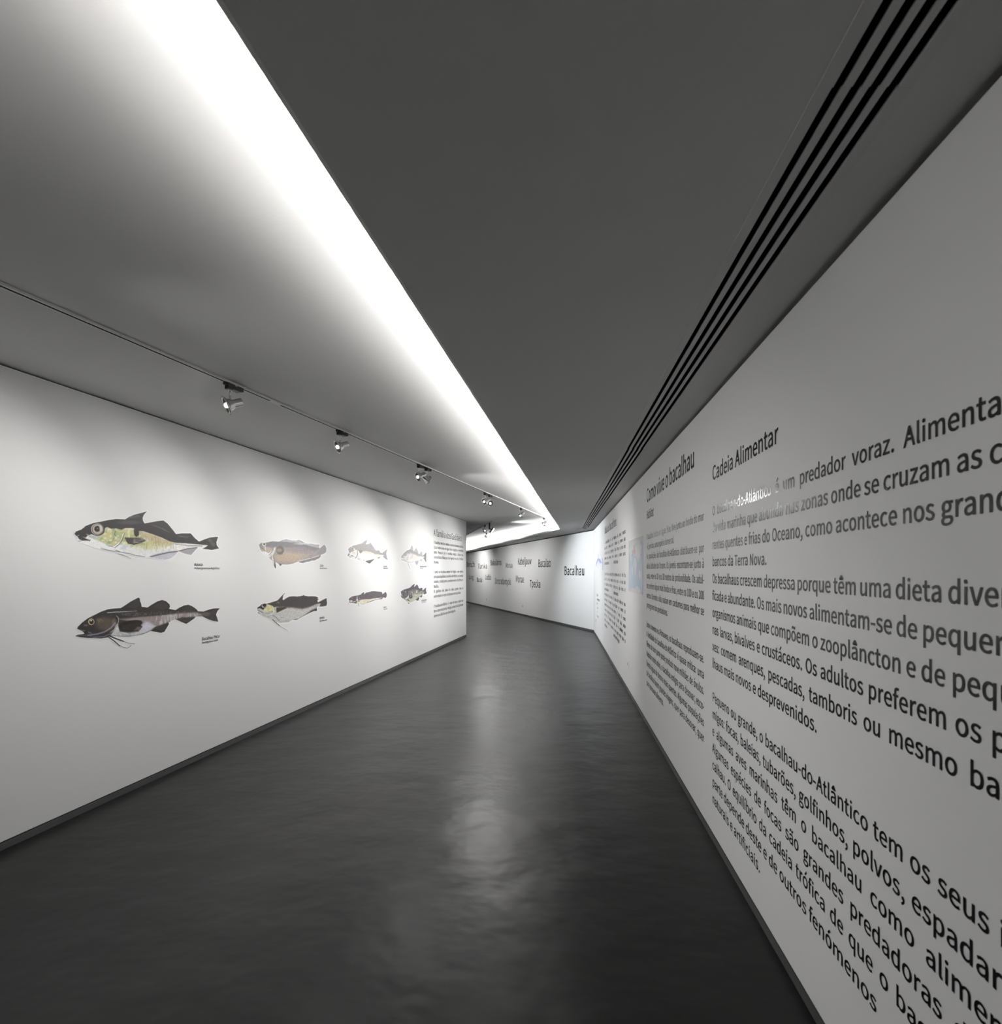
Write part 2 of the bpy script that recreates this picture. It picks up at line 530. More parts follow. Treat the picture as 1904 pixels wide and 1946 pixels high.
LEFT = (-.72, -.52, -.40)
spots = [
    (437, LEFT, .9, 'front spotlight, largest of the row, lit towards the left wall'),
    (646, LEFT, 1.3, 'second spotlight along the track, hanging alone'),
    (797, LEFT, 2.15, 'lit spotlight of the close pair halfway along the track'),
    (811, (.64, .64, -.48), 4.8, 'spotlight turned away, right one of the close pair'),
    (922, LEFT, 4.3, 'spotlight left of the dazzling one on the track'),
    (930.5, (.44, -.80, -.46), .8, 'dazzling spotlight pointing towards the viewer'),
    (990.5, (-.66, -.3, -.70), 5.0, 'single spotlight near the far end of the long track'),
    (1034, (-.72, -.3, -.7), 5.0, 'last spotlight at the cove corner end of the long track'),
]
for px, aim, k, lab in spots:
    spotlight(on_track(px), tdir, aim, lab, SPOT_POWER * k, 96 if aim[0] > 0 else 114, tilt=.5 if aim is LEFT else 0.0)
spotlight(TA - tdir * .5, tdir, (.70, .56, -.55), 'added out-of-frame fill spotlight on the track just before the first one in view', SPOT_POWER * 3.8, 92)  # unseen fill lamp, added to brighten the right wall farther along
spotlight(TA - tdir * 1.5, tdir, (.80, .22, -.56), 'added out-of-frame fill spotlight at the near end of the track', SPOT_POWER * 2.7, 100)  # second unseen fill lamp, added for the near part of the right wall

fdir = (FB - FA).normalized()
def on_far(px):
    a = (px - 952.0) / F
    s = (a * FA.y - FA.x) / (fdir.x - a * fdir.y)
    return FA + fdir * s
spotlight(on_far(921), fdir, (.42, -.72, -.62), 'spotlight on the short far track beside the black floodlight', SPOT_POWER * 2.5, 84)
spotlight(ceil_pt(924, 1012), fdir, (.8, .15, -.8), 'small spotlight hanging lowest, in front of the far cove', SPOT_POWER * 2.2, 136)

def floodlight(base, aim, label):
    aim = Vector(aim).normalized(); Z = Vector((0, 0, 1)); e1 = aim.cross(Z).normalized(); e2 = e1.cross(aim)
    t = tag(empty('floodlight', base), label, 'floodlight')
    b = MB(); b.box(Z * -.09, fdir * .03, Vector((fdir.y, -fdir.x, 0)) * .016, Z * .085)
    b.build('bracket', M_BLACK, t)
    c = Z * -.155 + aim * .075
    b = MB(); b.bevbox(c, e1 * .055, e2 * .075, aim * .02, .006)
    h = b.build('lamp_housing', M_BLACK, t)
    b = MB(); b.box(c + aim * .0205, e1 * .045, e2 * .064, aim * .0008)
    b.build('lamp_glass', M_FLOODGLASS, h)
    b = MB(); b.lathe([(.012, 0), (.012, .05)], Z * -.15, aim, 12); b.build('pivot', M_BLACK, t)
    L = bpy.data.lights.new('flood_beam', 'SPOT'); L.energy = FLOOD_POWER; L.color = (.92, .965, 1)
    L.spot_size = math.radians(124); L.spot_blend = .6; L.shadow_soft_size = .04
    lo = bpy.data.objects.new('flood_beam', L); lo.location = c + aim * .035
    lo.rotation_euler = (-aim).to_track_quat('Z', 'Y').to_euler(); link(lo, t)
fb = on_far(930)
for s_, lab in ((8.0, 'hidden nearer spotlight of the far track, behind the left wall'), (4.0, 'hidden farther spotlight of the far track, behind the left wall')):
    spotlight(FA + fdir * s_, fdir, (.7, .5, -1.0), lab, SPOT_POWER * 3.6, 140)
floodlight(fb, (.95, -.12, -.64), 'black floodlight with square white face on the short far track')

# ------------------------------------------------------------------ wall frames for graphics
def basis(wall, side):
    u = Vector((wall.m, 1, 0)).normalized()
    n = Vector((-side * 1.0, side * wall.m, 0)).normalized()   # into the room
    return u, n
# right wall: text runs from far to near; left wall: near to far; far wall: far to near
FR = {'R': (WR, -1, 1), 'L': (WL, 1, -1), 'F': (WF, -1, 1)}
def frame(key):
    wall, run, side = FR[key]
    u, n = basis(wall, side)
    return wall, u * run, n
def point(key, y, z, off=.0012):
    wall, u, n = frame(key)
    return Vector((wall.x(y), y, z)) + n * off

# ------------------------------------------------------------------ sockets
def socket(key, px, py, label, w=.045):
    wall, u, n = frame(key)
    y, z = wall.hit(px, py)
    c = Vector((wall.x(y), y, z)); Z = Vector((0, 0, 1))
    t = tag(empty('wall_socket', c), label, 'socket', 'wall sockets near the floor')
    b = MB(); b.bevbox(n * .005, u * w, Z * w, n * .005, .003); b.build('cover_plate', M_PLATE, t)
    b = MB(); b.bevbox(n * .0115, u * w * .72, Z * w * .72, n * .0015, .001); p = b.build('insert', M_PLATE, t)
    b = MB()
    b.lathe([(.0195, .0), (.0195, .0006)], n * .0131, n, 20)
    b.build('recess', M_SKIRT, p)
socket('R', 1194.5, 1262, 'white wall socket low on the right wall below the map')
socket('F', 924, 1139, 'small white socket on the far wall nearest the left partition')
socket('F', 993, 1151.5, 'small white socket on the far wall below the cod names')
socket('R', 1132.6, 1179, 'small socket low beside the room corner under the blue fish', .04)

# ------------------------------------------------------------------ lettering
CHARS = "ABCDEFGHIJKLMNOPQRSTUVWXYZabcdefghijklmnopqrstuvwxyz0123456789.,:;-'()áàâãçéêíóôõúÁ "
# letter outlines in thousandths of the capital height: advance width, then closed contours x,y,x,y...
GLYPHS = [
(829,[[5,0,132,0,229,306,595,306,690,0,824,0,484,1000,344,1000],[261,405,310,559,409,898,415,898,516,559,563,405]]),
(896,[[138,0,456,0,609,18,729,73,807,165,835,293,820,385,778,455,713,504,632,532,632,539,694,571,740,621,768,684,778,756,752,868,681,944,573,987,434,1000,138,1000],[263,576,263,900,417,900,521,892,594,864,639,814,653,739,640,671,597,619,522,587,412,576],[263,101,263,477,438,477,555,467,640,434,693,378,711,297,692,210,639,149,553,113,438,101]]),
(870,[[514,-18,634,-1,735,48,821,126,752,206,684,145,608,106,520,93,391,121,293,203,230,333,209,503,231,672,296,799,395,879,524,907,603,895,671,862,729,813,797,895,727,955,635,1000,523,1018,346,982,206,880,113,717,79,499,112,282,203,119,341,17]]),
(939,[[138,0,393,0,593,34,739,133,828,291,858,503,828,716,738,871,590,967,387,1000,138,1000],[263,104,263,898,377,898,531,872,641,796,707,672,729,503,707,334,641,209,531,131,377,104]]),
(804,[[138,0,729,0,729,108,263,108,263,472,643,472,643,580,263,580,263,894,714,894,714,1000,138,1000]]),
(753,[[138,0,263,0,263,449,645,449,645,555,263,555,263,894,714,894,714,1000,138,1000]]),
(940,[[531,-18,656,-3,760,38,839,98,839,518,510,518,510,413,723,413,723,151,675,120,612,100,543,93,400,121,296,203,231,333,209,503,232,672,299,799,404,879,542,907,631,894,701,861,757,813,825,895,756,953,661,999,538,1018,354,982,209,880,114,717,79,499,113,282,206,119,349,17]]),
(993,[[138,0,263,0,263,472,730,472,730,0,857,0,857,1000,730,1000,730,581,263,581,263,1000,138,1000]]),
(400,[[138,0,263,0,263,1000,138,1000]]),
(730,[[323,-18,449,7,534,73,583,172,599,293,599,1000,472,1000,472,306,462,208,432,142,382,105,311,93,244,104,187,141,138,206,48,141,98,72,160,23,235,-8]]),
(881,[[138,0,263,0,263,317,435,521,735,0,876,0,514,621,828,1000,685,1000,266,498,263,1000,138,1000]]),
(741,[[138,0,701,0,701,108,263,108,263,1000,138,1000]]),
(1108,[[138,0,251,0,251,554,249,649,243,752,235,849,240,849,321,621,510,101,595,101,783,621,864,849,869,849,862,752,855,649,853,554,853,0,970,0,970,1000,819,1000,628,465,558,256,553,256,480,465,289,1000,138,1000]]),
(986,[[138,0,256,0,256,525,254,630,248,735,241,838,247,838,355,632,719,0,849,0,849,1000,729,1000,729,480,731,374,738,267,746,164,739,164,632,370,266,1000,138,1000]]),
(1012,[[506,-18,679,19,814,123,902,287,933,503,902,719,814,881,679,982,506,1018,334,982,198,881,111,719,79,503,111,287,198,123,334,19],[506,93,384,122,290,204,230,334,209,503,230,672,290,799,384,879,506,907,629,879,722,799,782,672,804,503,782,334,722,204,629,122]]),
(864,[[138,0,263,0,263,398,428,398,579,417,695,473,770,569,797,707,770,845,694,935,576,985,423,1000,138,1000],[263,501,263,898,407,898,522,888,605,857,655,798,671,707,655,614,608,550,527,513,412,501]]),
(1012,[[506,87,384,116,290,200,230,331,209,503,230,672,290,799,384,879,506,907,629,879,722,799,782,672,804,503,782,331,722,200,629,116],[812,-251,869,-248,918,-240,955,-228,930,-131,902,-138,867,-144,825,-146,724,-131,640,-86,580,-12,724,43,836,151,908,307,933,503,902,719,814,881,679,982,506,1018,334,982,198,881,111,719,79,503,106,303,180,146,296,39,445,-14,500,-108,580,-183,685,-233]]),
(866,[[263,525,263,898,431,898,535,888,611,858,658,803,674,720,658,635,611,574,535,537,431,525],[686,0,828,0,574,438,667,474,738,533,783,615,799,720,773,852,701,938,591,985,450,1000,138,1000,138,0,263,0,263,424,443,424]]),
(813,[[415,-18,556,4,663,65,731,155,754,266,739,363,695,437,630,491,548,533,407,595,348,621,294,654,255,700,240,763,253,823,291,868,350,897,427,907,514,896,589,864,655,814,720,895,640,959,540,1002,427,1018,301,998,201,943,136,859,112,753,131,657,179,585,244,533,315,497,458,434,525,403,578,367,613,321,626,255,612,189,571,138,505,105,416,93,314,108,220,151,141,217,65,130,163,51,280,0]]),
(817,[[345,0,472,0,472,894,775,894,775,1000,42,1000,42,894,345,894]]),
(984,[[492,-18,634,4,748,77,824,210,851,412,851,1000,730,1000,730,409,711,259,661,161,585,108,492,93,401,108,327,161,277,259,259,409,259,1000,134,1000,134,412,161,210,236,77,350,4]]),
(784,[[321,0,467,0,784,1000,656,1000,495,458,398,128,393,128,296,458,134,1000,1,1000]]),
(1198,[[247,0,397,0,546,603,596,831,602,831,651,603,802,0,955,0,1161,1000,1041,1000,933,456,879,131,870,131,799,456,660,1000,544,1000,407,456,336,131,330,131,270,456,165,1000,35,1000]]),
(782,[[23,0,157,0,300,270,381,432,386,432,472,270,621,0,760,0,467,510,739,1000,607,1000,473,745,402,598,397,598,318,745,181,1000,42,1000,315,517]]),
(724,[[299,0,424,0,424,387,726,1000,595,1000,467,718,366,498,360,498,262,718,132,1000,-1,1000,299,387]]),
(823,[[68,0,759,0,759,108,224,108,752,925,752,1000,116,1000,116,894,596,894,68,76]]),
(768,[[296,-18,385,-3,467,35,542,89,546,89,557,0,659,0,659,456,644,581,599,677,519,738,402,760,289,744,190,708,112,663,160,577,224,615,299,644,382,656,457,640,504,599,528,539,535,469,331,434,189,378,107,299,80,192,97,103,142,37,210,-4],[332,83,280,90,238,110,211,147,201,201,218,266,274,318,377,358,535,386,535,180,466,126,400,94]]),
(843,[[452,-18,573,9,676,87,747,212,774,382,754,538,698,657,605,733,479,760,397,746,318,709,246,656,251,789,251,1086,126,1086,126,0,225,0,236,76,241,76,309,26,381,-6],[431,87,377,94,315,118,251,164,251,554,319,609,385,643,447,655,538,635,599,580,633,493,644,381,628,258,584,165,516,107]]),
(696,[[417,-18,504,-6,585,26,658,75,603,160,552,122,494,96,428,86,335,106,263,164,216,253,199,370,217,486,265,576,339,634,432,655,487,647,536,624,580,591,643,673,585,716,514,748,427,760,291,734,177,657,100,535,71,370,97,206,171,84,280,8]]),
(846,[[378,-18,463,-3,539,35,603,87,607,87,618,0,720,0,720,1086,595,1086,595,801,602,674,538,720,471,749,393,760,271,733,169,655,99,532,72,370,94,205,156,83,252,8],[405,87,319,107,254,162,214,251,201,371,217,487,263,576,331,634,415,655,475,647,534,622,595,577,595,188,534,132,471,98]]),
(756,[[426,-18,519,-8,599,19,668,57,625,141,568,109,507,89,439,82,343,100,267,152,216,234,194,341,693,341,698,412,679,556,622,665,529,735,402,760,279,733,173,655,99,533,71,370,99,206,174,84,287,8],[192,430,217,528,265,600,330,645,405,660,483,645,541,601,577,529,589,430]]),
(443,[[45,640,146,640,146,0,270,0,270,640,427,640,427,741,270,741,270,858,282,938,316,987,375,1004,402,1002,430,995,458,984,486,1080,449,1093,407,1101,362,1104,266,1087,198,1038,159,961,146,859,146,741,45,734]]),
(769,[[375,-341,530,-320,649,-264,724,-183,750,-85,734,-5,685,49,605,81,492,91,347,91,269,102,228,130,217,172,223,208,240,236,265,261,300,247,337,238,374,235,481,253,567,304,624,385,645,492,638,553,617,605,585,645,737,645,737,741,479,741,449,751,414,757,374,760,268,741,180,688,119,605,97,495,111,413,147,345,194,296,194,291,155,256,124,210,112,153,121,100,144,60,179,31,179,25,119,-23,82,-81,70,-143,92,-228,155,-290,251,-328],[374,319,314,332,264,367,230,422,217,495,229,568,263,623,313,657,374,668,436,657,486,623,520,568,532,495,519,422,485,367,435,332],[393,-255,302,-246,235,-220,193,-179,179,-126,186,-83,211,-40,254,0,287,-6,320,-10,349,-11,477,-11,560,-20,610,-50,628,-105,611,-161,564,-209,490,-242]]),
(828,[[126,0,251,0,251,538,319,600,383,638,453,651,516,639,560,604,585,543,593,453,593,0,718,0,718,469,704,594,663,685,592,741,491,760,398,743,317,698,246,636,251,789,251,1086,126,1086]]),
(375,[[126,0,251,0,251,741,126,741],[188,894,232,904,261,933,271,977,261,1019,232,1047,188,1057,145,1047,117,1019,106,977,117,933,145,904]]),
(375,[[48,-330,142,-313,205,-264,240,-187,251,-85,251,741,127,741,127,-85,123,-145,109,-191,81,-220,35,-231,-3,-226,-35,-217,-60,-311,-30,-321,6,-328],[188,894,231,904,261,933,271,977,261,1019,231,1047,188,1057,145,1047,116,1019,105,977,116,933,145,904]]),
(753,[[126,0,248,0,248,195,387,357,604,0,739,0,460,442,707,741,568,741,254,351,248,351,248,1086,126,1086]]),
(387,[[256,-18,299,-14,329,-7,311,89,285,86,261,98,251,139,251,1086,126,1086,126,147,133,77,156,25,197,-7]]),
(1263,[[126,0,251,0,251,538,316,601,378,638,437,651,498,639,541,604,566,543,574,453,574,0,698,0,698,538,765,601,827,638,885,651,947,639,990,604,1015,543,1023,453,1023,0,1147,0,1147,469,1134,594,1092,685,1022,741,924,760,837,742,756,692,678,618,650,677,607,722,549,750,473,760,389,743,312,697,243,633,228,741,126,741]]),
(832,[[126,0,251,0,251,538,319,600,383,638,453,651,516,639,560,604,585,543,593,453,593,0,718,0,718,469,704,594,663,685,592,741,491,760,397,743,316,697,243,633,228,741,126,741]]),
(827,[[413,-18,543,8,653,84,728,206,756,370,728,535,653,657,543,734,413,760,283,734,174,657,99,535,71,370,99,206,174,84,283,8],[413,86,326,106,258,164,215,253,199,370,215,486,258,576,326,634,413,655,501,634,569,576,613,486,629,370,613,253,569,164,501,106]]),
(846,[[126,-312,251,-312,251,-61,247,68,315,21,384,-8,452,-18,573,9,676,87,747,212,774,382,754,538,698,657,605,733,479,760,394,745,315,707,243,655,228,741,126,741],[431,87,377,94,316,118,251,164,251,554,320,609,385,643,447,655,538,635,599,580,633,493,644,381,628,258,584,165,516,107]]),
(846,[[595,-312,720,-312,720,741,621,741,608,671,541,720,472,750,393,760,271,733,169,655,99,532,72,370,94,205,156,83,252,8,378,-18,461,-4,536,33,602,86,595,-49],[405,87,319,107,254,162,214,251,201,371,217,487,263,576,331,634,415,655,475,647,534,622,595,577,595,188,534,132,471,98]]),
(529,[[126,0,251,0,251,476,307,576,372,631,437,648,475,645,509,636,532,744,509,753,483,758,453,760,374,741,302,688,243,606,228,741,126,741]]),
(638,[[319,-18,435,0,519,47,571,117,588,202,568,291,516,352,444,394,363,427,285,459,226,498,203,555,218,609,264,648,341,663,402,654,457,631,509,598,569,675,505,718,427,748,340,760,231,744,151,699,102,632,85,550,104,468,153,409,223,367,300,336,380,303,444,258,469,195,460,150,433,113,388,88,323,79,242,90,170,121,104,168,44,85,123,32,217,-4]]),
(514,[[357,-18,404,-14,451,-4,495,10,471,104,444,94,415,86,386,83,332,93,297,120,277,165,271,225,271,640,473,640,473,741,271,741,271,950,168,950,154,741,37,734,37,640,147,640,147,229,158,128,194,50,258,0]]),
(828,[[342,-18,435,-1,515,46,587,116,591,116,600,0,704,0,704,741,580,741,580,216,513,144,449,103,379,90,316,101,273,137,248,198,240,286,240,741,115,741,115,271,128,146,170,56,241,1]]),
(711,[[285,0,431,0,693,741,570,741,430,319,362,101,355,101,286,319,147,741,18,741]]),
(1094,[[243,0,387,0,492,397,543,613,550,613,600,400,707,0,858,0,1059,741,939,741,831,312,786,106,779,106,727,312,611,741,490,741,374,312,325,106,318,106,274,312,164,741,37,741]]),
(679,[[20,0,151,0,251,173,326,306,333,306,413,173,523,0,659,0,415,374,640,741,510,741,419,578,353,454,347,454,274,578,175,741,40,741,265,386]]),
(711,[[138,-319,236,-299,312,-245,370,-164,415,-63,693,741,572,741,438,330,378,120,371,120,297,330,147,741,18,741,315,-1,299,-57,260,-139,205,-196,132,-217,102,-213,75,-205,50,-304,76,-312,105,-317]]),
(648,[[48,0,608,0,608,101,205,101,596,674,596,741,90,741,90,640,438,640,48,67]]),
(757,[[379,-18,508,15,606,112,668,275,690,503,668,730,606,891,508,986,379,1018,250,986,152,891,90,730,68,503,90,275,152,112,250,15],[379,83,302,108,241,183,202,314,188,503,202,692,241,821,302,896,379,920,457,896,517,821,556,692,570,503,556,314,517,183,457,108]]),
(757,[[120,0,668,0,668,104,468,104,468,1000,372,1000,314,971,246,948,165,929,165,850,344,850,344,104,120,104]]),
(757,[[60,0,689,0,689,108,412,108,248,98,409,262,533,420,613,573,641,724,621,845,562,938,470,997,349,1018,234,1000,139,949,55,872,127,801,187,861,257,902,334,917,415,902,473,861,507,798,518,719,491,584,407,435,264,266,60,74]]),
(757,[[359,-18,485,2,587,58,656,147,681,267,664,361,619,435,552,489,469,521,469,528,542,564,598,616,634,685,647,768,625,874,564,952,472,1001,355,1018,248,1002,156,960,76,899,143,820,205,870,274,904,351,917,421,905,475,873,508,824,520,759,506,683,459,623,374,582,243,568,243,472,389,458,485,417,538,354,554,271,539,194,497,136,433,99,351,86,249,102,169,144,104,201,40,120,95,68,165,24,253,-6]]),
(757,[[464,0,581,0,581,276,715,276,715,375,581,375,581,1000,443,1000,27,357,27,276,464,276],[464,375,157,375,385,716,465,864,471,864,464,682]]),
(757,[[357,-18,479,5,584,72,657,179,685,325,661,468,596,567,500,625,383,644,328,639,279,626,233,604,259,894,636,894,636,1000,150,1000,117,533,184,491,238,523,290,543,351,550,436,534,501,490,543,418,558,322,541,224,496,149,428,102,345,86,242,102,162,142,100,196,37,115,115,51,220,2]]),
(757,[[411,-18,521,6,613,72,675,174,698,307,679,445,623,543,535,601,420,621,341,606,262,565,194,501,217,696,273,824,353,894,452,915,511,906,565,879,610,839,681,915,618,969,541,1005,446,1018,307,988,189,894,107,727,76,477,102,261,172,106,278,13],[196,401,265,475,334,516,400,528,479,512,535,468,569,398,580,307,567,214,531,143,477,97,411,80,326,101,262,163,218,264]]),
(757,[[270,0,400,0,419,268,465,497,551,709,693,925,693,1000,67,1000,67,894,553,894,428,692,344,487,294,261]]),
(757,[[382,-18,510,2,608,57,672,139,694,240,680,332,643,405,590,460,527,503,527,510,587,570,638,653,659,752,640,858,586,941,500,996,385,1015,276,997,189,945,131,865,111,761,129,666,178,590,246,531,246,525,178,480,120,418,78,341,63,248,87,142,153,57,254,2],[450,543,365,580,292,625,242,684,224,761,236,827,269,878,319,911,383,922,455,909,508,871,541,815,553,745,541,673,506,606],[383,75,300,89,233,127,189,186,173,259,191,349,240,425,311,486,412,443,497,394,554,331,576,244,562,176,523,122,462,87]]),
(757,[[321,-18,456,13,572,111,653,284,683,543,658,751,587,900,480,988,347,1018,236,994,145,929,83,826,60,693,80,557,135,459,222,399,336,379,419,394,498,436,566,501,541,305,486,177,408,107,317,86,253,95,196,121,147,162,79,85,142,32,222,-4],[565,606,496,529,425,485,356,472,278,488,222,532,189,602,177,693,190,787,226,859,280,905,348,921,433,901,499,841,543,742]]),
(379,[[190,-18,235,-6,267,27,280,76,267,127,235,160,190,172,144,160,112,127,100,76,112,27,144,-6]]),
(379,[[102,-259,185,-211,248,-146,288,-67,302,26,289,104,253,154,196,172,150,161,116,131,102,85,115,38,148,8,194,-3,209,-1,192,-77,145,-140,72,-186]]),
(379,[[190,532,235,544,267,577,280,628,267,677,235,711,190,723,144,711,112,677,100,628,112,577,144,544],[190,-18,235,-6,267,27,280,76,267,127,235,160,190,172,144,160,112,127,100,76,112,27,144,-6]]),
(379,[[190,532,235,544,267,577,280,628,267,677,235,711,190,723,144,711,112,677,100,628,112,577,144,544],[102,-259,185,-211,248,-146,288,-67,302,26,289,104,253,154,196,172,150,161,116,131,102,85,115,38,148,8,194,-3,209,-1,192,-77,145,-140,72,-186]]),
(473,[[63,334,412,334,412,430,63,430]]),
(379,[[150,659,228,659,251,913,254,1052,123,1052,126,913]]),
(461,[[326,-267,402,-233,326,-81,272,81,240,251,229,424,240,597,272,766,326,928,402,1080,326,1116,242,959,179,794,139,616,126,424,139,231,179,54,242,-111]]),
(461,[[135,-267,219,-111,282,54,322,231,336,424,322,616,282,794,219,959,135,1116,57,1080,134,928,189,766,222,597,233,424,222,251,189,81,134,-81,57,-233]]),
(768,[[296,-18,385,-3,467,35,542,89,546,89,557,0,659,0,659,456,644,581,599,677,519,738,402,760,289,744,190,708,112,663,160,577,224,615,299,644,382,656,457,640,504,599,528,539,535,469,331,434,189,378,107,299,80,192,97,103,142,37,210,-4],[332,83,280,90,238,110,211,147,201,201,218,266,274,318,377,358,535,386,535,180,466,126,400,94],[385,873,623,1108,538,1190,322,936]]),
(768,[[296,-18,385,-3,467,35,542,89,546,89,557,0,659,0,659,456,644,581,599,677,519,738,402,760,289,744,190,708,112,663,160,577,224,615,299,644,382,656,457,640,504,599,528,539,535,469,331,434,189,378,107,299,80,192,97,103,142,37,210,-4],[332,83,280,90,238,110,211,147,201,201,218,266,274,318,377,358,535,386,535,180,466,126,400,94],[430,873,494,936,277,1190,191,1108]]),
(768,[[296,-18,385,-3,467,35,542,89,546,89,557,0,659,0,659,456,644,581,599,677,519,738,402,760,289,744,190,708,112,663,160,577,224,615,299,644,382,656,457,640,504,599,528,539,535,469,331,434,189,378,107,299,80,192,97,103,142,37,210,-4],[332,83,280,90,238,110,211,147,201,201,218,266,274,318,377,358,535,386,535,180,466,126,400,94],[172,915,225,866,405,1038,411,1038,591,866,643,915,469,1128,345,1128]]),
(768,[[296,-18,385,-3,467,35,542,89,546,89,557,0,659,0,659,456,644,581,599,677,519,738,402,760,289,744,190,708,112,663,160,577,224,615,299,644,382,656,457,640,504,599,528,539,535,469,331,434,189,378,107,299,80,192,97,103,142,37,210,-4],[332,83,280,90,238,110,211,147,201,201,218,266,274,318,377,358,535,386,535,180,466,126,400,94],[518,880,586,896,633,939,660,1005,671,1086,588,1090,577,1028,554,987,517,971,453,1004,386,1065,297,1098,229,1083,183,1040,155,974,145,892,228,887,238,951,261,993,299,1008,363,975,429,913]]),
(696,[[274,-345,381,-332,459,-305,508,-263,524,-205,511,-153,473,-119,413,-97,449,-16,524,0,595,31,658,75,603,160,552,122,494,96,428,86,335,106,263,164,216,253,199,370,217,486,265,576,339,634,432,655,487,647,536,624,580,591,643,673,585,716,514,748,427,760,291,734,177,657,100,535,71,370,93,218,155,102,249,23,368,-15,311,-134,380,-150,417,-174,428,-207,414,-245,362,-269,262,-282]]),
(756,[[426,-18,519,-8,599,19,668,57,625,141,568,109,507,89,439,82,343,100,267,152,216,234,194,341,693,341,698,412,679,556,622,665,529,735,402,760,279,733,173,655,99,533,71,370,99,206,174,84,287,8],[192,430,217,528,265,600,330,645,405,660,483,645,541,601,577,529,589,430],[381,873,618,1108,532,1190,317,936]]),
(756,[[426,-18,519,-8,599,19,668,57,625,141,568,109,507,89,439,82,343,100,267,152,216,234,194,341,693,341,698,412,679,556,622,665,529,735,402,760,279,733,173,655,99,533,71,370,99,206,174,84,287,8],[192,430,217,528,265,600,330,645,405,660,483,645,541,601,577,529,589,430],[166,915,220,866,398,1038,405,1038,584,866,638,915,464,1128,340,1128]]),
(375,[[126,0,251,0,251,741,126,741],[168,873,407,1108,318,1190,102,936]]),
(827,[[413,-18,543,8,653,84,728,206,756,370,728,535,653,657,543,734,413,760,283,734,174,657,99,535,71,370,99,206,174,84,283,8],[413,86,326,106,258,164,215,253,199,370,215,486,258,576,326,634,413,655,501,634,569,576,613,486,629,370,613,253,569,164,501,106],[390,873,630,1108,543,1190,326,936]]),
(827,[[413,-18,543,8,653,84,728,206,756,370,728,535,653,657,543,734,413,760,283,734,174,657,99,535,71,370,99,206,174,84,283,8],[413,86,326,106,258,164,215,253,199,370,215,486,258,576,326,634,413,655,501,634,569,576,613,486,629,370,613,253,569,164,501,106],[177,915,231,866,409,1038,416,1038,596,866,649,915,476,1128,351,1128]]),
(827,[[413,-18,543,8,653,84,728,206,756,370,728,535,653,657,543,734,413,760,283,734,174,657,99,535,71,370,99,206,174,84,283,8],[413,86,326,106,258,164,215,253,199,370,215,486,258,576,326,634,413,655,501,634,569,576,613,486,629,370,613,253,569,164,501,106],[524,880,592,896,638,939,666,1005,678,1086,593,1090,583,1028,560,987,524,971,458,1004,392,1065,304,1098,236,1083,189,1040,161,974,150,892,233,887,243,951,267,993,304,1008,369,975,435,913]]),
(828,[[342,-18,435,-1,515,46,587,116,591,116,600,0,704,0,704,741,580,741,580,216,513,144,449,103,379,90,316,101,273,137,248,198,240,286,240,741,115,741,115,271,128,146,170,56,241,1],[392,873,630,1108,543,1190,327,936]]),
(829,[[387,1063,618,1237,547,1323,332,1126],[5,0,132,0,229,306,595,306,690,0,824,0,484,1000,344,1000],[261,405,310,559,409,898,415,898,516,559,563,405]]),
(306,[]),
]
GL = {}
BOLD = .020
def load_glyphs():
    for ch, (adv, raw) in zip(CHARS, GLYPHS):
        adv = adv / 1000.0
        cont = [np.array(c, float).reshape(-1, 2) / 1000.0 for c in raw]
        if not cont:
            GL[ch] = (adv, np.zeros((0, 2)), []); continue
        areas = [np.sum(p[:, 0] * np.roll(p[:, 1], -1) - np.roll(p[:, 0], -1) * p[:, 1]) for p in cont]
        sgn = 1 if areas[int(np.argmax(np.abs(areas)))] > 0 else -1
        cu = bpy.data.curves.new('g', 'CURVE'); cu.dimensions = '2D'; cu.fill_mode = 'FRONT'
        for p in cont:
            a = np.roll(p, 1, 0); b = np.roll(p, -1, 0)
            e1 = p - a; e2 = b - p
            e1 /= np.linalg.norm(e1, axis=1)[:, None] + 1e-9; e2 /= np.linalg.norm(e2, axis=1)[:, None] + 1e-9
            n1 = np.stack([e1[:, 1], -e1[:, 0]], 1); n2 = np.stack([e2[:, 1], -e2[:, 0]], 1)
            m = n1 + n2; l = np.maximum((m * m).sum(1), .6)
            q = p + sgn * BOLD * 2 * m / l[:, None]
            sp = cu.splines.new('POLY'); sp.points.add(len(q) - 1); sp.use_cyclic_u = True
            sp.points.foreach_set('co', np.column_stack([q, np.zeros(len(q)), np.ones(len(q))]).ravel())
        ob = bpy.data.objects.new('g', cu); COL.objects.link(ob)
        me = ob.to_mesh()
        v = np.array([tuple(x.co)[:2] for x in me.vertices]).reshape(-1, 2)
        f = [tuple(p.vertices) for p in me.polygons]
        ob.to_mesh_clear(); bpy.data.objects.remove(ob); bpy.data.curves.remove(cu)
        GL[ch] = (adv, v, f)
load_glyphs()
TRACK = .012
def natural(text, cap, sx=1.0):
    return sum(GL[c][0] + TRACK for c in text) * cap * sx
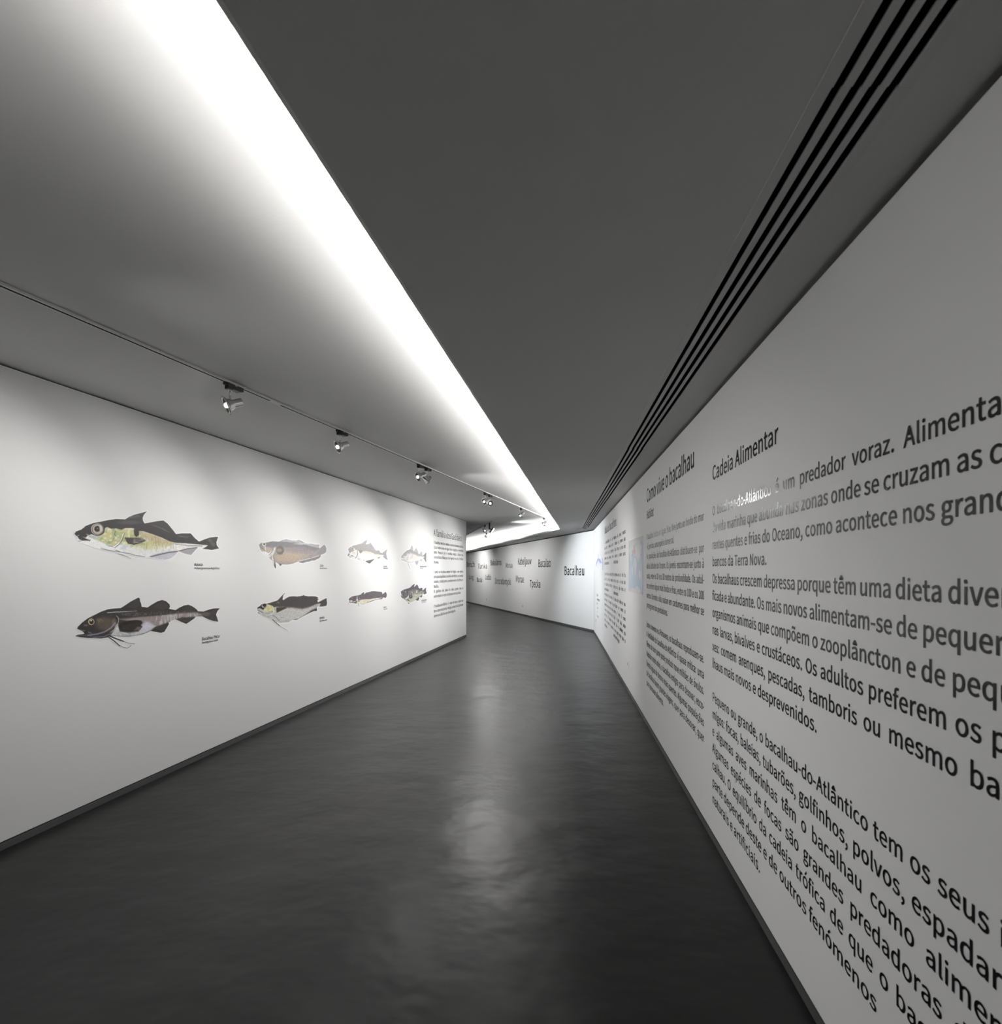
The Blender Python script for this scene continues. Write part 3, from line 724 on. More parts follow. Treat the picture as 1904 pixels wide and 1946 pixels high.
def line_mesh(name, key, text, y, z, cap, sx=1.0, width=None, justify=False, mat=None, parent=None, slant=0.0):
    """one line of lettering as one mesh, starting at wall position y (metres of depth), baseline z"""
    wall, u, n = frame(key)
    nat = natural(text, cap, sx)
    extra = 0.0
    if width and justify and text.count(' '):
        extra = (width - nat) / text.count(' ')
        if extra < -.25 * cap:        # too wide even with tight spaces: squeeze
            sx *= width / (nat - .18 * cap * text.count(' ')); extra = -.18 * cap
    elif width:
        sx *= width / nat
    base = point(key, y, z, .0012)
    org = Vector(parent.location) if parent else Vector((0, 0, 0))
    b0 = np.array(base - org); un = np.array(u)
    x = 0.0
    for word in text.split(' '):
        V = []; Fc = []; k = 0
        for c in word:
            adv, v, f = GL[c]
            q = v.copy(); q[:, 0] += slant * q[:, 1]
            V.append(np.column_stack([x + q[:, 0] * cap * sx, q[:, 1] * cap]))
            Fc += [tuple(i + k for i in p) for p in f]; k += len(v)
            x += (adv + TRACK) * cap * sx
        x += (GL[' '][0] + TRACK) * cap * sx + extra
        V = np.concatenate(V)
        P = b0[None] + V[:, :1] * un[None] + V[:, 1:2] * np.array([[0, 0, 1.0]])
        mesh(name, P.tolist(), Fc, mat or M_VINYL, parent)

BODY_CAP = .0525
SX = .92
PITCH = .0995
def panel(key, y, lines, z0, label, width=1.935, heads=(), pitch=PITCH, cap=BODY_CAP, sx=SX):
    t = tag(empty('wall_text', point(key, y, z0 - pitch * len(lines), 0)), label, 'wall text', 'black vinyl text panels')
    for text, z, c, w in heads:
        line_mesh('heading_word', key, text, y, z, c, SX, w, False, None, t)
    for i, s in enumerate(lines):
        if not s: continue
        just = not s.endswith('|')
        line_mesh('word', key, s.rstrip('|'), y, z0 - pitch * i, cap, sx if just else sx * 1.055, width if just else None, just, None, t)
    return t

panel('R', 2.799, [
    'O bacalhau-do-Atlântico é um predador voraz. Alimenta-se',
    'da vida marinha que abunda nas zonas onde se cruzam as cor-',
    'rentes quentes e frias do Oceano, como acontece nos grandes',
    'bancos da Terra Nova.|',
    'Os bacalhaus crescem depressa porque têm uma dieta diversi-',
    'ficada e abundante. Os mais novos alimentam-se de pequenos',
    'organismos animais que compõem o zooplâncton e de peque-',
    'nas larvas, bivalves e crustáceos. Os adultos preferem os pei-',
    'xes: comem arenques, pescadas, tamboris ou mesmo baca-',
    'lhaus mais novos e desprevenidos.|',
    '',
    'Pequeno ou grande, o bacalhau-do-Atlântico tem os seus ini-',
    'migos: focas, baleias, tubarões, golfinhos, polvos, espadartes',
    'e algumas aves marinhas têm o bacalhau como alimento.',
    'Algumas espécies de focas são grandes predadoras do ba-',
    'calhau. O equilíbrio da cadeia trófica de que o bacalhau faz',
    'parte depende deste e de outros fenómenos|',
    'naturais e artificiais.|'], 1.921,
    'large nearest black text column under "Cadeia Alimentar" on the right wall',
    heads=[('Cadeia Alimentar', 2.128, .081, .845)])
panel('R', 4.881, [
    'O bacalhau habita em águas frias. Vive junto ao fundo do mar',
    '- é, por isso, uma espécie demersal.|',
    'As populações do bacalhau-do-Atlântico distribuem-se por',
    'várias latitudes do Oceano. Os juvenis encontram-se junto à',
    'costa, entre os 10 e os 30 metros de profundidade. Os adul-',
    'tos preferem águas mais fundas e frias, entre os 100 e os 200',
    'metros. Durante o dia, nadam em cardumes para melhor se',
    'protegerem dos predadores.|',
    '',
    'Entre o Inverno e a Primavera, os bacalhaus reproduzem-se.',
    'A fertilidade do bacalhau-do-Atlântico é quase mítica: uma',
    'fêmea de bom porte pode produzir nove milhões de óvulos.',
    'Nadador muito ativo, o bacalhau emigra para desovar, esco-',
    'lhendo águas de desova mais quentes. Algumas populações',
    'de bacalhau fazem grandes viagens, quer para desovar, quer',
    'para procurar alimento.|'], 1.912,
    'middle text column under "Como vive o bacalhau" on the right wall',
    heads=[('Como vive o bacalhau', 2.293, .133, 1.727), ('Habitat', 2.121, .081, .36)])
colA = ['O bacalhau-do-Atlântico vive em', 'águas frias e profundas, junto', 'ao fundo do mar, em grandes', 'cardumes que se deslocam com', 'as correntes do Oceano.|', '',
        'A sua cor varia com o fundo em', 'que vive: do verde ao castanho', 'e ao cinzento, com manchas e', 'uma linha lateral clara.|',
        'Pode medir mais de um metro e', 'pesar mais de trinta quilos. Os', 'maiores têm cerca de vinte anos', 'e vivem nas águas mais frias do', 'Norte. Tem três barbatanas no', 'dorso e um barbilho no queixo', 'muito sensível.|']
colB = ['Alimenta-se de peixes, moluscos', 'e crustáceos que encontra junto', 'ao fundo. Procura as zonas onde', 'se cruzam as correntes quentes', 'e frias do Oceano.|', '',
        'Nos primeiros anos de vida fica', 'perto da costa e só mais tarde', 'parte para as águas fundas, em', 'grandes cardumes.|',
        'As fêmeas põem milhões de ovos', 'que flutuam nas correntes até', 'nascerem as larvas. Só poucas', 'chegam à idade adulta, porque', 'muitos são os predadores, mas', 'os que crescem voltam todos os', 'anos às mesmas águas.|']
panel('R', 9.318, colA, 2.10, 'farther left column of the pale twin text block beyond the map', 1.40, heads=[('Vida do bacalhau', 2.30, .133, 1.9)])
panel('R', 7.81, colB, 2.10, 'nearer right column of the pale twin text block beside the map', 1.40)
panel('R', 11.16, ['Bacalhau', 'Gadus morhua, adulto', 'dorso', 'barbatana', 'boca', 'barbilho e linha'][:6], .99, 'short six-line caption under the blue fish by the room corner', None, pitch=.098)
panel('L', 9.273, [
    'O bacalhau tem dez famílias e mais de duzentas espécies.',
    'Quase todas vivem em águas frias e salgadas no hemisfério',
    'norte. Pensa-se que o bacalhau atingiu a forma e as',
    'características físicas que tem hoje há cerca de 20 milhões',
    'de anos.|',
    '',
    'A pesca ao bacalhau sempre foi dirigida a seis espécies',
    'principais de gadídeos: o bacalhau-do-Atlântico, o escamudo,',
    'o badejo, o badejo-preto, a pescada-branca e o bacalhau-do-',
    'Pacífico.|',
    'Os gadídeos são peixes de cabeça grande, boca na',
    'extremidade do corpo e barbatanas bem separadas.|',
    '',
    'O bacalhau-do-Atlântico é o maior de todos e aquele que',
    'tem a carne mais branca. Na água, as suas cinco barbatanas',
    'abrem-se e dão-lhe uma forma elegante.|'], WL.hit(824, 1032.9)[1],
    'text panel under "A família dos Gadídeos" at the end of the left wall',
    1.90, heads=[('A família dos Gadídeos', WL.hit(824, 1018.2)[1], .128, 1.80)], pitch=.0966)

# names of cod on the far wall: (text, x0, x1, baseline y at x0, cap height in px at x0)
names = [('Bacalhau', 1072, 1111, 1092.6, 16), ('Bacalao', 1022.5, 1047, 1077.5, 14), ('Kabeljauw', 984, 1010, 1073, 12),
         ('Morua', 960.5, 974, 1079, 9), ('Bakaliaros', 932, 953, 1074.5, 10), ('Turska', 908, 926, 1080.5, 9), ('Dorsch', 886, 902, 1077.5, 9),
         ('Tpecka', 1007, 1027, 1115.5, 13.5), ('Morue', 980, 995.5, 1106.2, 12), ('Dorsz atlantycki', 940.5, 971, 1109, 10.5),
         ('Codfish', 922, 933.5, 1101.5, 9), ('Bacala', 906, 916.5, 1105.5, 8), ('Ling', 891, 900, 1100.5, 8)]
for text, x0, x1, yb, cp in names:
    ya, z = WF.hit(x0, yb); yz, _ = WF.hit(x1, yb)
    w = abs(ya - yz) * WF.k
    t = tag(empty('wall_lettering', point('F', ya, z, 0)), 'black vinyl word "%s" on the far wall' % text, 'lettering', 'cod names on the far wall')
    line_mesh('word', 'F', text, ya, z, cp * ya / F, 1.0, w, False, None, t)

# captions beside the fish prints: (title, latin, x0, baseline1, x1, baseline2, x1b)
caps = [('Arinca', 'Melanogrammus Aeglefinus', 369, 1075.5, 385, 1081.5, 417, 'big yellow-flanked fish'),
        ('Bacalhau Polar', 'Boreogadus Saida', 383.5, 1217.3, 417.5, 1223.3, 414, 'big black fish'),
        ('Zarbo', 'Brosme Brosme', 607.5, 1076.8, 614.5, 1081.2, 621, 'brown long-bodied fish'),
        ('Abrótea', 'Phycis Blennoides', 607, 1176.7, 616.5, 1181.6, 621.5, 'whiskered grey fish'),
        ('Escamudo', 'Pollachius Virens', 728, 1077.7, 735, 1081, 737, 'grey-backed silver fish'),
        ('Maruca', 'Molva Molva', 728.8, 1155.6, 734, 1159, 735.5, 'slim dark fish'),
        ('Bacalhau-do-Pacífico', 'Gadus Macrocephalus', 798, 1077.8, 810.5, 1081, 803, 'pale grey fish'),
        ('Bacalhau-do-Atlântico', 'Gadus Morhua', 801, 1142.6, 811, 1145.7, 809, 'mottled green fish')]
for ti, la, x0, b1, x1, b2, x2, what in caps:
    ya, z1 = WL.hit(x0, b1); y1, _ = WL.hit(x1, b1); y2, _ = WL.hit(x2, b2); _, z2 = WL.hit(x0, b2)
    t = tag(empty('print_caption', point('L', ya, z2, 0)), 'tiny two-line caption "%s" beside the %s' % (ti, what), 'caption', 'captions of the fish prints')
    line_mesh('title_word', 'L', ti, ya, z1, min(.026, (z1 - z2) * .95), 1, (y1 - ya) * WL.k, False, M_INK, t)
    line_mesh('latin_word', 'L', la, ya, z2, .0165, 1, (y2 - ya) * WL.k, False, M_INK, t, slant=.2)

# ------------------------------------------------------------------ printed artwork: colours painted on the print's own grid
def vnoise(P, sx, sy, seed):
    x = P[:, 0] / sx; y = P[:, 1] / sy
    xi = np.floor(x).astype(np.int64); yi = np.floor(y).astype(np.int64)
    fx = x - xi; fy = y - yi
    fx = fx * fx * (3 - 2 * fx); fy = fy * fy * (3 - 2 * fy)
    def h(a, b):
        n = (a * 374761393 + b * 668265263 + seed * 1442695041) & 0xffffffff
        n = ((n ^ (n >> 13)) * 1274126177) & 0xffffffff
        return ((n ^ (n >> 16)) & 0xffff) / 65535.0
    return (h(xi, yi) * (1 - fx) + h(xi + 1, yi) * fx) * (1 - fy) + (h(xi, yi + 1) * (1 - fx) + h(xi + 1, yi + 1) * fx) * fy

def seg_dist(P, a, b):
    d = b - a
    t = np.clip(((P - a) @ d) / (d @ d + 1e-9), 0, 1)
    q = P - (a + t[:, None] * d)
    return np.hypot(q[:, 0], q[:, 1])

def sdf(P, pts):
    """signed distance, positive inside the closed polygon"""
    pts = np.asarray(pts, float)
    dist = np.full(len(P), 1e9); ins = np.zeros(len(P), bool)
    for i in range(len(pts)):
        a = pts[i]; b = pts[(i + 1) % len(pts)]
        dist = np.minimum(dist, seg_dist(P, a, b))
        c = ((a[1] > P[:, 1]) != (b[1] > P[:, 1]))
        if a[1] != b[1]:
            c &= P[:, 0] < (b[0] - a[0]) * (P[:, 1] - a[1]) / (b[1] - a[1]) + a[0]
        ins ^= c
    return np.where(ins, dist, -dist)

class Art:
    def __init__(s, P, base): s.P = P; s.c = np.tile(np.asarray(base, float), (len(P), 1)); s.seed = 1
    def mix(s, al, col): s.c = s.c * (1 - al[:, None]) + np.asarray(col, float) * al[:, None]
    def _n(s, n):
        if not n: return 1.0
        s.seed += 1
        v = vnoise(s.P, n[0], n[1], s.seed)
        return np.clip((v - n[2]) / (n[3] - n[2]), 0, 1)
    def poly(s, pts, col, soft=5, a=1.0, n=None):
        d = sdf(s.P, pts)
        s.mix(a * np.clip(d / soft + .5, 0, 1) * s._n(n), col)
    def line(s, pts, w, col, a=1.0, w2=None):
        pts = np.asarray(pts, float); al = np.zeros(len(s.P))
        for i in range(len(pts) - 1):
            ww = w if w2 is None else w + (w2 - w) * (i + .5) / (len(pts) - 1)
            al = np.maximum(al, np.clip((ww / 2 - seg_dist(s.P, pts[i], pts[i + 1])) / max(2.0, ww * .3) + .5, 0, 1))
        s.mix(a * al, col)
    def ell(s, x, y, rx, ry, col, soft=.15, a=1.0, n=None):
        r = np.hypot((s.P[:, 0] - x) / rx, (s.P[:, 1] - y) / ry)
        s.mix(a * np.clip((1 - r) / soft + .5, 0, 1) * s._n(n), col)
    def grain(s, amt, sx, sy):
        s.seed += 1
        s.c = s.c * (1 + amt * (vnoise(s.P, sx, sy, s.seed) - .5))[:, None]

REF = srgb((211, 211, 208)) / WALL_ALB       # light on the wall around the prints
def printed(name, key, org, scale, outline, paint, label, cat, group=None, extra=(), border=1.7, step=.6, base=(200, 200, 200), gain=1.0, parent=None):
    """outline and paint in artwork units; org/scale place the artwork on the wall"""
    out = np.asarray(outline, float)
    allp = np.concatenate([out] + [np.asarray(e[0], float) for e in extra]) if extra else out
    m = (border + 1) * scale
    st = step * scale
    x0, y0 = allp.min(0) - m; x1, y1 = allp.max(0) + m
    nx = int((x1 - x0) / st) + 1; ny = int((y1 - y0) / st) + 1
    gx, gy = np.meshgrid(x0 + np.arange(nx) * st, y0 + np.arange(ny) * st)
    P = np.column_stack([gx.ravel(), gy.ravel()])
    D = sdf(P, out)
    for pts, w in extra:
        pts = np.asarray(pts, float)
        for i in range(len(pts) - 1):
            D = np.maximum(D, w / 2 - seg_dist(P, pts[i], pts[i + 1]))
    keep = D > -border * scale
    k2 = keep.reshape(ny, nx)
    cell = k2[:-1, :-1] & k2[1:, :-1] & k2[:-1, 1:] & k2[1:, 1:]
    iy, ix = np.nonzero(cell)
    idx = np.arange(nx * ny).reshape(ny, nx)
    q = np.column_stack([idx[iy, ix], idx[iy + 1, ix], idx[iy + 1, ix + 1], idx[iy, ix + 1]])
    used = np.unique(q); remap = -np.ones(nx * ny, int); remap[used] = np.arange(len(used))
    q = remap[q]; P = P[used]; D = D[used]
    art = Art(P, base)
    paint(art)
    rim = np.clip(D / (.8 * scale) + .5, 0, 1)
    c = art.c * rim[:, None] + np.array((236, 236, 234)) * (1 - rim[:, None])
    alb = np.clip(srgb(c) / REF * gain, .004, .9)
    wall, u, n = frame(key)
    px = org[0] + P[:, 0] / scale; py = org[1] + P[:, 1] / scale
    a = (px - 952.0) / F
    yy = wall.c / (a - wall.m); zz = EYE + (HOR - py) / F * yy
    W = np.column_stack([wall.x(yy), yy, zz]) + np.array(n)[None] * .0012
    o3 = W.mean(0); W -= o3
    me = bpy.data.meshes.new(name)
    me.vertices.add(len(W)); me.vertices.foreach_set('co', W.ravel())
    me.loops.add(q.size); me.loops.foreach_set('vertex_index', q.ravel())
    me.polygons.add(len(q)); me.polygons.foreach_set('loop_start', np.arange(len(q)) * 4); me.polygons.foreach_set('loop_total', np.full(len(q), 4))
    at = me.color_attributes.new('ink', 'FLOAT_COLOR', 'POINT')
    at.data.foreach_set('color', np.column_stack([alb, np.ones(len(alb))]).ravel().astype(np.float32))
    me.materials.append(M_PRINT); me.update(); me.validate()
    o = bpy.data.objects.new(name, me); o.location = o3
    link(o)
    return tag(o, label, cat, group)

GRP = 'fish prints on the left wall'
K = (50, 47, 45)
# --- haddock (yellow flank)
o1 = [(118,360),(135,335),(190,315),(240,275),(320,245),(400,230),(480,213),(560,203),(640,205),(655,208),(700,180),(760,155),(830,138),(893,120),(870,145),(855,165),(845,195),(850,225),(865,250),(920,240),(1000,225),(1065,218),(1110,250),(1160,310),(1200,363),(1260,355),(1355,355),(1370,370),(1400,405),(1445,443),(1500,420),(1560,400),(1620,392),(1648,393),(1640,420),(1630,450),(1632,480),(1645,500),(1660,515),(1640,525),(1580,532),(1520,525),(1478,520),(1425,515),(1390,555),(1360,588),(1300,575),(1250,560),(1225,545),(1180,600),(1130,630),(1080,638),(1020,632),(960,620),(910,605),(880,603),(860,610),(800,600),(740,590),(680,575),(620,560),(560,555),(480,545),(400,520),(330,500),(270,480),(200,455),(160,445),(150,425),(165,410),(150,390),(130,380)]
def p1(a):
    Y1 = (188, 184, 134); G = (152, 164, 118)
    a.poly([(330,420),(250,370),(300,380),(380,385),(430,340),(470,290),(640,310),(750,300),(850,335),(950,370),(1080,420),(1190,458),(1130,490),(1000,525),(900,530),(800,505),(700,480),(640,480),(600,440),(560,490),(480,480),(400,450)], Y1, 20)
    a.poly([(330,420),(430,340),(470,290),(640,310),(750,300),(850,335),(900,520),(640,490),(480,480)], G, 30, .8, (45, 35, .45, .75))
    a.poly([(330,420),(430,340),(470,290),(640,310),(750,300),(1100,440),(900,520),(640,490),(480,480)], (222, 220, 205), 30, .7, (28, 24, .55, .85))
    a.poly([(810,330),(950,368),(1080,420),(1200,460),(1100,480),(950,440),(830,400)], (180, 164, 134), 30, .75)
    a.poly([(640,545),(900,560),(1000,545),(1150,480),(1000,480),(850,500)], (214, 212, 196), 40, .5)
    a.poly([(900,560),(1000,540),(1200,480),(1480,480),(1480,520),(1225,545),(1000,610)], (200, 195, 180), 20, .5, (8, 30, .3, .7))
    a.poly([(760,330),(1250,460),(1150,560),(800,520)], (120, 108, 80), 40, .35, (9, 30, .5, .8))
    # anal fins
    a.poly([(900,603),(1000,570),(1120,540),(1225,545),(1180,600),(1130,630),(1080,638),(1000,632)], (182, 182, 187), 8)
    a.poly([(1225,545),(1330,515),(1425,515),(1390,555),(1360,588),(1300,575)], (150, 146, 148), 8, 1, None)
    a.line([(930,605),(1020,582),(1120,560),(1215,548)], 12, (70, 66, 66), .8)
    a.line([(1225,545),(1330,518),(1425,508)], 10, (72, 68, 66), .8)
    # back and fins
    a.poly([(118,360),(135,335),(190,315),(240,275),(320,245),(400,230),(480,213),(560,203),(640,205),(655,208),(700,180),(760,155),(830,138),(893,120),(870,145),(855,165),(845,195),(850,225),(865,250),(920,240),(1000,225),(1065,218),(1110,250),(1160,310),(1200,363),(1260,355),(1355,355),(1370,370),(1400,405),(1445,443),(1500,420),(1560,400),(1650,390),(1630,450),(1660,515),(1580,535),(1478,522),(1520,500),(1540,482),(1400,470),(1300,462),(1190,455),(1130,440),(1050,402),(950,365),(850,332),(805,330),(805,375),(780,395),(755,375),(750,330),(755,303),(720,298),(660,300),(620,318),(560,303),(510,308),(470,288),(445,300),(430,355),(360,382),(300,366),(260,380),(240,400),(290,430),(285,440),(220,410),(165,375),(140,385)], K, 6)
    a.line([(1180,455),(1300,478),(1420,486),(1520,482)], 8, (175, 170, 160), .7)
    a.line([(1190,470),(1320,488),(1480,492)], 6, (70, 66, 62), .7)
    for i in range(9):
        a.line([(930 + i * 16, 262 + i * 5), (985 + i * 18, 275 + i * 9)], 5, (105, 102, 100), .45)
    a.line([(700,185),(800,175)], 26, (96, 92, 90), .45); a.line([(1230,385),(1320,395)], 20, (96, 92, 88), .5); a.line([(1560,430),(1600,480)], 34, (100, 96, 92), .5)
    a.ell(700, 240, 120, 20, (85, 80, 76), .8, .6)
    # head
    a.poly([(150,425),(240,400),(330,420),(400,450),(470,480),(560,500),(640,470),(640,540),(400,520),(200,455)], (222, 222, 222), 14, .9)
    a.poly([(240,360),(300,380),(380,390),(430,380),(360,420),(280,400)], (165, 178, 178), 12, .8)
    a.line([(290,430),(250,420),(215,400),(160,378)], 8, (215, 212, 205), .9)
    a.poly([(145,385),(180,375),(215,400),(270,425),(240,435),(180,425),(165,415)], (52, 46, 44), 5)
    a.line([(160,440),(220,430),(285,432)], 6, (90, 84, 80)); a.line([(285,420),(280,438),(262,420)], 6, (60, 54, 50))
    a.line([(640,360),(620,410),(590,460),(540,500),(470,515)], 8, (235, 235, 230)); a.line([(650,362),(628,420),(600,470),(550,508)], 6, (60, 55, 50))
    a.line([(625,385),(600,440),(550,480),(480,498)], 4, (120, 110, 90), .8); a.line([(555,330),(545,365),(562,385)], 6, (70, 66, 50), .9)
    a.line([(620,330),(560,310),(520,320)], 5, (120, 120, 90), .6); a.line([(540,400),(520,440),(480,450)], 5, (110, 108, 80), .7)
    for i in range(5): a.line([(455 + i * 14, 480 + i * 3), (500 + i * 10, 490 + i * 4)], 4, (80, 75, 70), .7)
    a.ell(365, 315, 76, 68, (45, 42, 40), .05); a.ell(362, 312, 66, 60, (215, 212, 205), .06); a.ell(364, 313, 62, 56, (52, 46, 42), .05)
    a.ell(366, 313, 56, 51, (176, 164, 146), .06); a.ell(362, 308, 33, 32, (36, 33, 31), .1); a.ell(362, 304, 5, 5, (150, 150, 150), .3)
    a.ell(395, 300, 16, 30, (225, 222, 215), .5, .5)
    # pectoral fin
    a.poly([(652,398),(700,402),(830,402),(870,428),(850,445),(800,462),(745,475),(690,468),(670,440)], (66, 60, 56), 6)
    a.poly([(750,410),(830,405),(868,428),(800,455),(745,470)], (168, 160, 150), 20, .8, (30, 10, .2, .7))
    a.line([(745,476),(810,460),(875,432)], 7, (45, 42, 40))
    # belly lines
    a.line([(405,518),(470,535),(560,552),(650,566)], 12, (95, 92, 96), .7); a.line([(560,535),(620,560),(700,570),(760,590),(870,606)], 9, (90, 88, 90), .7)
    a.line([(590,575),(640,590),(690,608),(722,628)], 11, (70, 66, 66), .9, 3)
    a.poly([(640,480),(700,490),(640,530),(600,520)], (170, 180, 178), 12, .6)
    a.grain(.1, 9, 9); a.grain(.08, 4, 4)
printed('fish_print', 'L', (120, 950), 5.6, o1, p1, 'big yellow-flanked fish print with dark back, upper left', 'fish print', GRP,
        [([(590,575),(640,590),(690,608),(722,628)], 8)], base=(216, 216, 212))

# --- polar cod (black)
o2 = [(145,1370),(160,1345),(200,1305),(260,1260),(330,1225),(400,1190),(470,1165),(540,1155),(612,1150),(660,1120),(720,1080),(800,1038),(815,1050),(818,1080),(828,1100),(835,1137),(895,1145),(940,1115),(1000,1080),(1050,1065),(1090,1075),(1130,1110),(1137,1135),(1125,1160),(1195,1172),(1230,1150),(1280,1125),(1330,1115),(1370,1130),(1400,1150),(1425,1170),(1430,1185),(1490,1188),(1540,1170),(1600,1155),(1668,1152),(1640,1185),(1625,1220),(1640,1260),(1650,1297),(1600,1290),(1540,1270),(1480,1240),(1415,1240),(1390,1265),(1340,1300),(1308,1320),(1260,1300),(1195,1272),(1150,1285),(1120,1305),(1125,1320),(1100,1365),(1075,1405),(1040,1415),(980,1405),(928,1395),(900,1410),(850,1430),(780,1445),(700,1455),(620,1455),(540,1450),(490,1450),(470,1465),(400,1475),(340,1472),(260,1470),(180,1462),(125,1450),(150,1435),(210,1428),(225,1420),(205,1400),(175,1385)]
B2 = [([(480,1460),(540,1500),(600,1553)], 11), ([(595,1545),(640,1568),(680,1577),(712,1562),(718,1545)], 5), ([(495,1450),(570,1480),(640,1505)], 14), ([(635,1503),(700,1525),(762,1532)], 5)]
def p2(a):
    a.poly([(600,1270),(800,1245),(1000,1232),(1200,1208),(1400,1195),(1470,1212),(1480,1235),(1400,1240),(1250,1252),(1120,1300),(1000,1345),(930,1340),(850,1300),(700,1290)], (140, 130, 126), 24)
    a.poly([(940,1240),(1200,1215),(1430,1205),(1430,1240),(1250,1252),(1120,1300),(1000,1340)], (190, 186, 186), 14, .75, (9, 60, .45, .7))
    a.poly([(500,1445),(560,1350),(590,1330),(600,1400),(700,1415),(800,1400),(850,1330),(930,1320),(990,1340),(930,1390),(880,1415),(780,1445),(600,1453)], (186, 188, 186), 18)
    a.ell(885, 1338, 60, 42, (194, 190, 202), .7, .9)
    a.poly([(500,1445),(600,1405),(800,1420),(900,1400),(780,1450),(600,1455)], (120, 124, 122), 16, .5, (10, 10, .4, .8))
    a.ell(570, 1350, 24, 30, (205, 215, 212), .6, .8)
    a.line([(470,1200),(560,1193),(640,1190),(700,1187),(780,1182)], 9, (200, 206, 214), .75, 4)
    a.line([(640,1247),(760,1240),(900,1232),(1100,1218)], 5, (40, 36, 34), .9)
    a.poly([(600,1200),(1000,1190),(1300,1180),(1300,1200),(1000,1225),(650,1240)], (112, 104, 98), 18, .6, (12, 14, .3, .8))
    a.ell(455, 1320, 110, 70, (92, 82, 72), .6, .8); a.ell(400, 1275, 55, 22, (140, 126, 92), .8, .6, (20, 14, .3, .8)); a.ell(540, 1300, 22, 40, (130, 118, 96), .6, .5)
    a.line([(565,1233),(588,1258),(590,1290),(572,1335),(540,1380),(500,1410)], 6, (176, 176, 178), .9)
    a.line([(265,1440),(360,1428),(440,1405),(510,1360),(550,1310)], 15, (150, 147, 162), .75); a.line([(260,1452),(380,1443),(470,1420),(530,1380)], 7, (60, 56, 58), .8)
    a.line([(320,1462),(430,1455),(500,1425)], 9, (140, 138, 146), .7); a.line([(140,1447),(220,1438),(300,1448)], 8, (120, 116, 116), .6)
    a.line([(175,1385),(215,1392),(250,1402),(300,1420)], 7, (150, 146, 142), .7); a.ell(235, 1408, 26, 12, (30, 26, 25), .3)
    a.ell(300, 1298, 38, 38, (28, 25, 24), .1); a.ell(298, 1297, 33, 34, (202, 190, 140), .1); a.ell(300, 1298, 25, 26, (30, 26, 24), .12); a.ell(296, 1285, 9, 7, (235, 235, 232), .4)
    a.ell(240, 1335, 22, 10, (140, 130, 120), .7, .6)
    a.poly([(583,1335),(620,1305),(700,1285),(780,1278),(830,1285),(842,1310),(822,1335),(842,1350),(820,1378),(750,1395),(680,1405),(615,1402),(592,1372)], (38, 33, 30), 7)
    for i in range(6): a.line([(630, 1345 + i * 7), (740, 1318 + i * 12), (815, 1305 + i * 13)], 3, (86, 76, 66), .6)
    a.poly([(790,1350),(842,1350),(815,1380),(750,1392)], (120, 114, 108), 14, .7)
    for x0, y0, x1, y1, k in ((700,1135,790,1055,6),(960,1140,1070,1080,8),(1260,1165,1350,1130,7),(980,1370,1090,1335,6),(1230,1270,1350,1262,6),(1530,1200,1630,1170,4)):
        for i in range(k): a.line([(x0 + i * 12, y0 + i * 4), (x1 + i * 8, y1 + i * 9)], 3, (92, 88, 85), .5)
    a.ell(1520, 1215, 45, 22, (112, 104, 90), .6, .6)
    for pts, w in B2: a.line(pts, w, (38, 35, 33))
    a.grain(.14, 8, 8); a.grain(.1, 4, 4)
printed('fish_print', 'L', (120, 950), 5.6, o2, p2, 'big black fish print with open mouth, lower left', 'fish print', GRP, B2, base=(50, 47, 45))

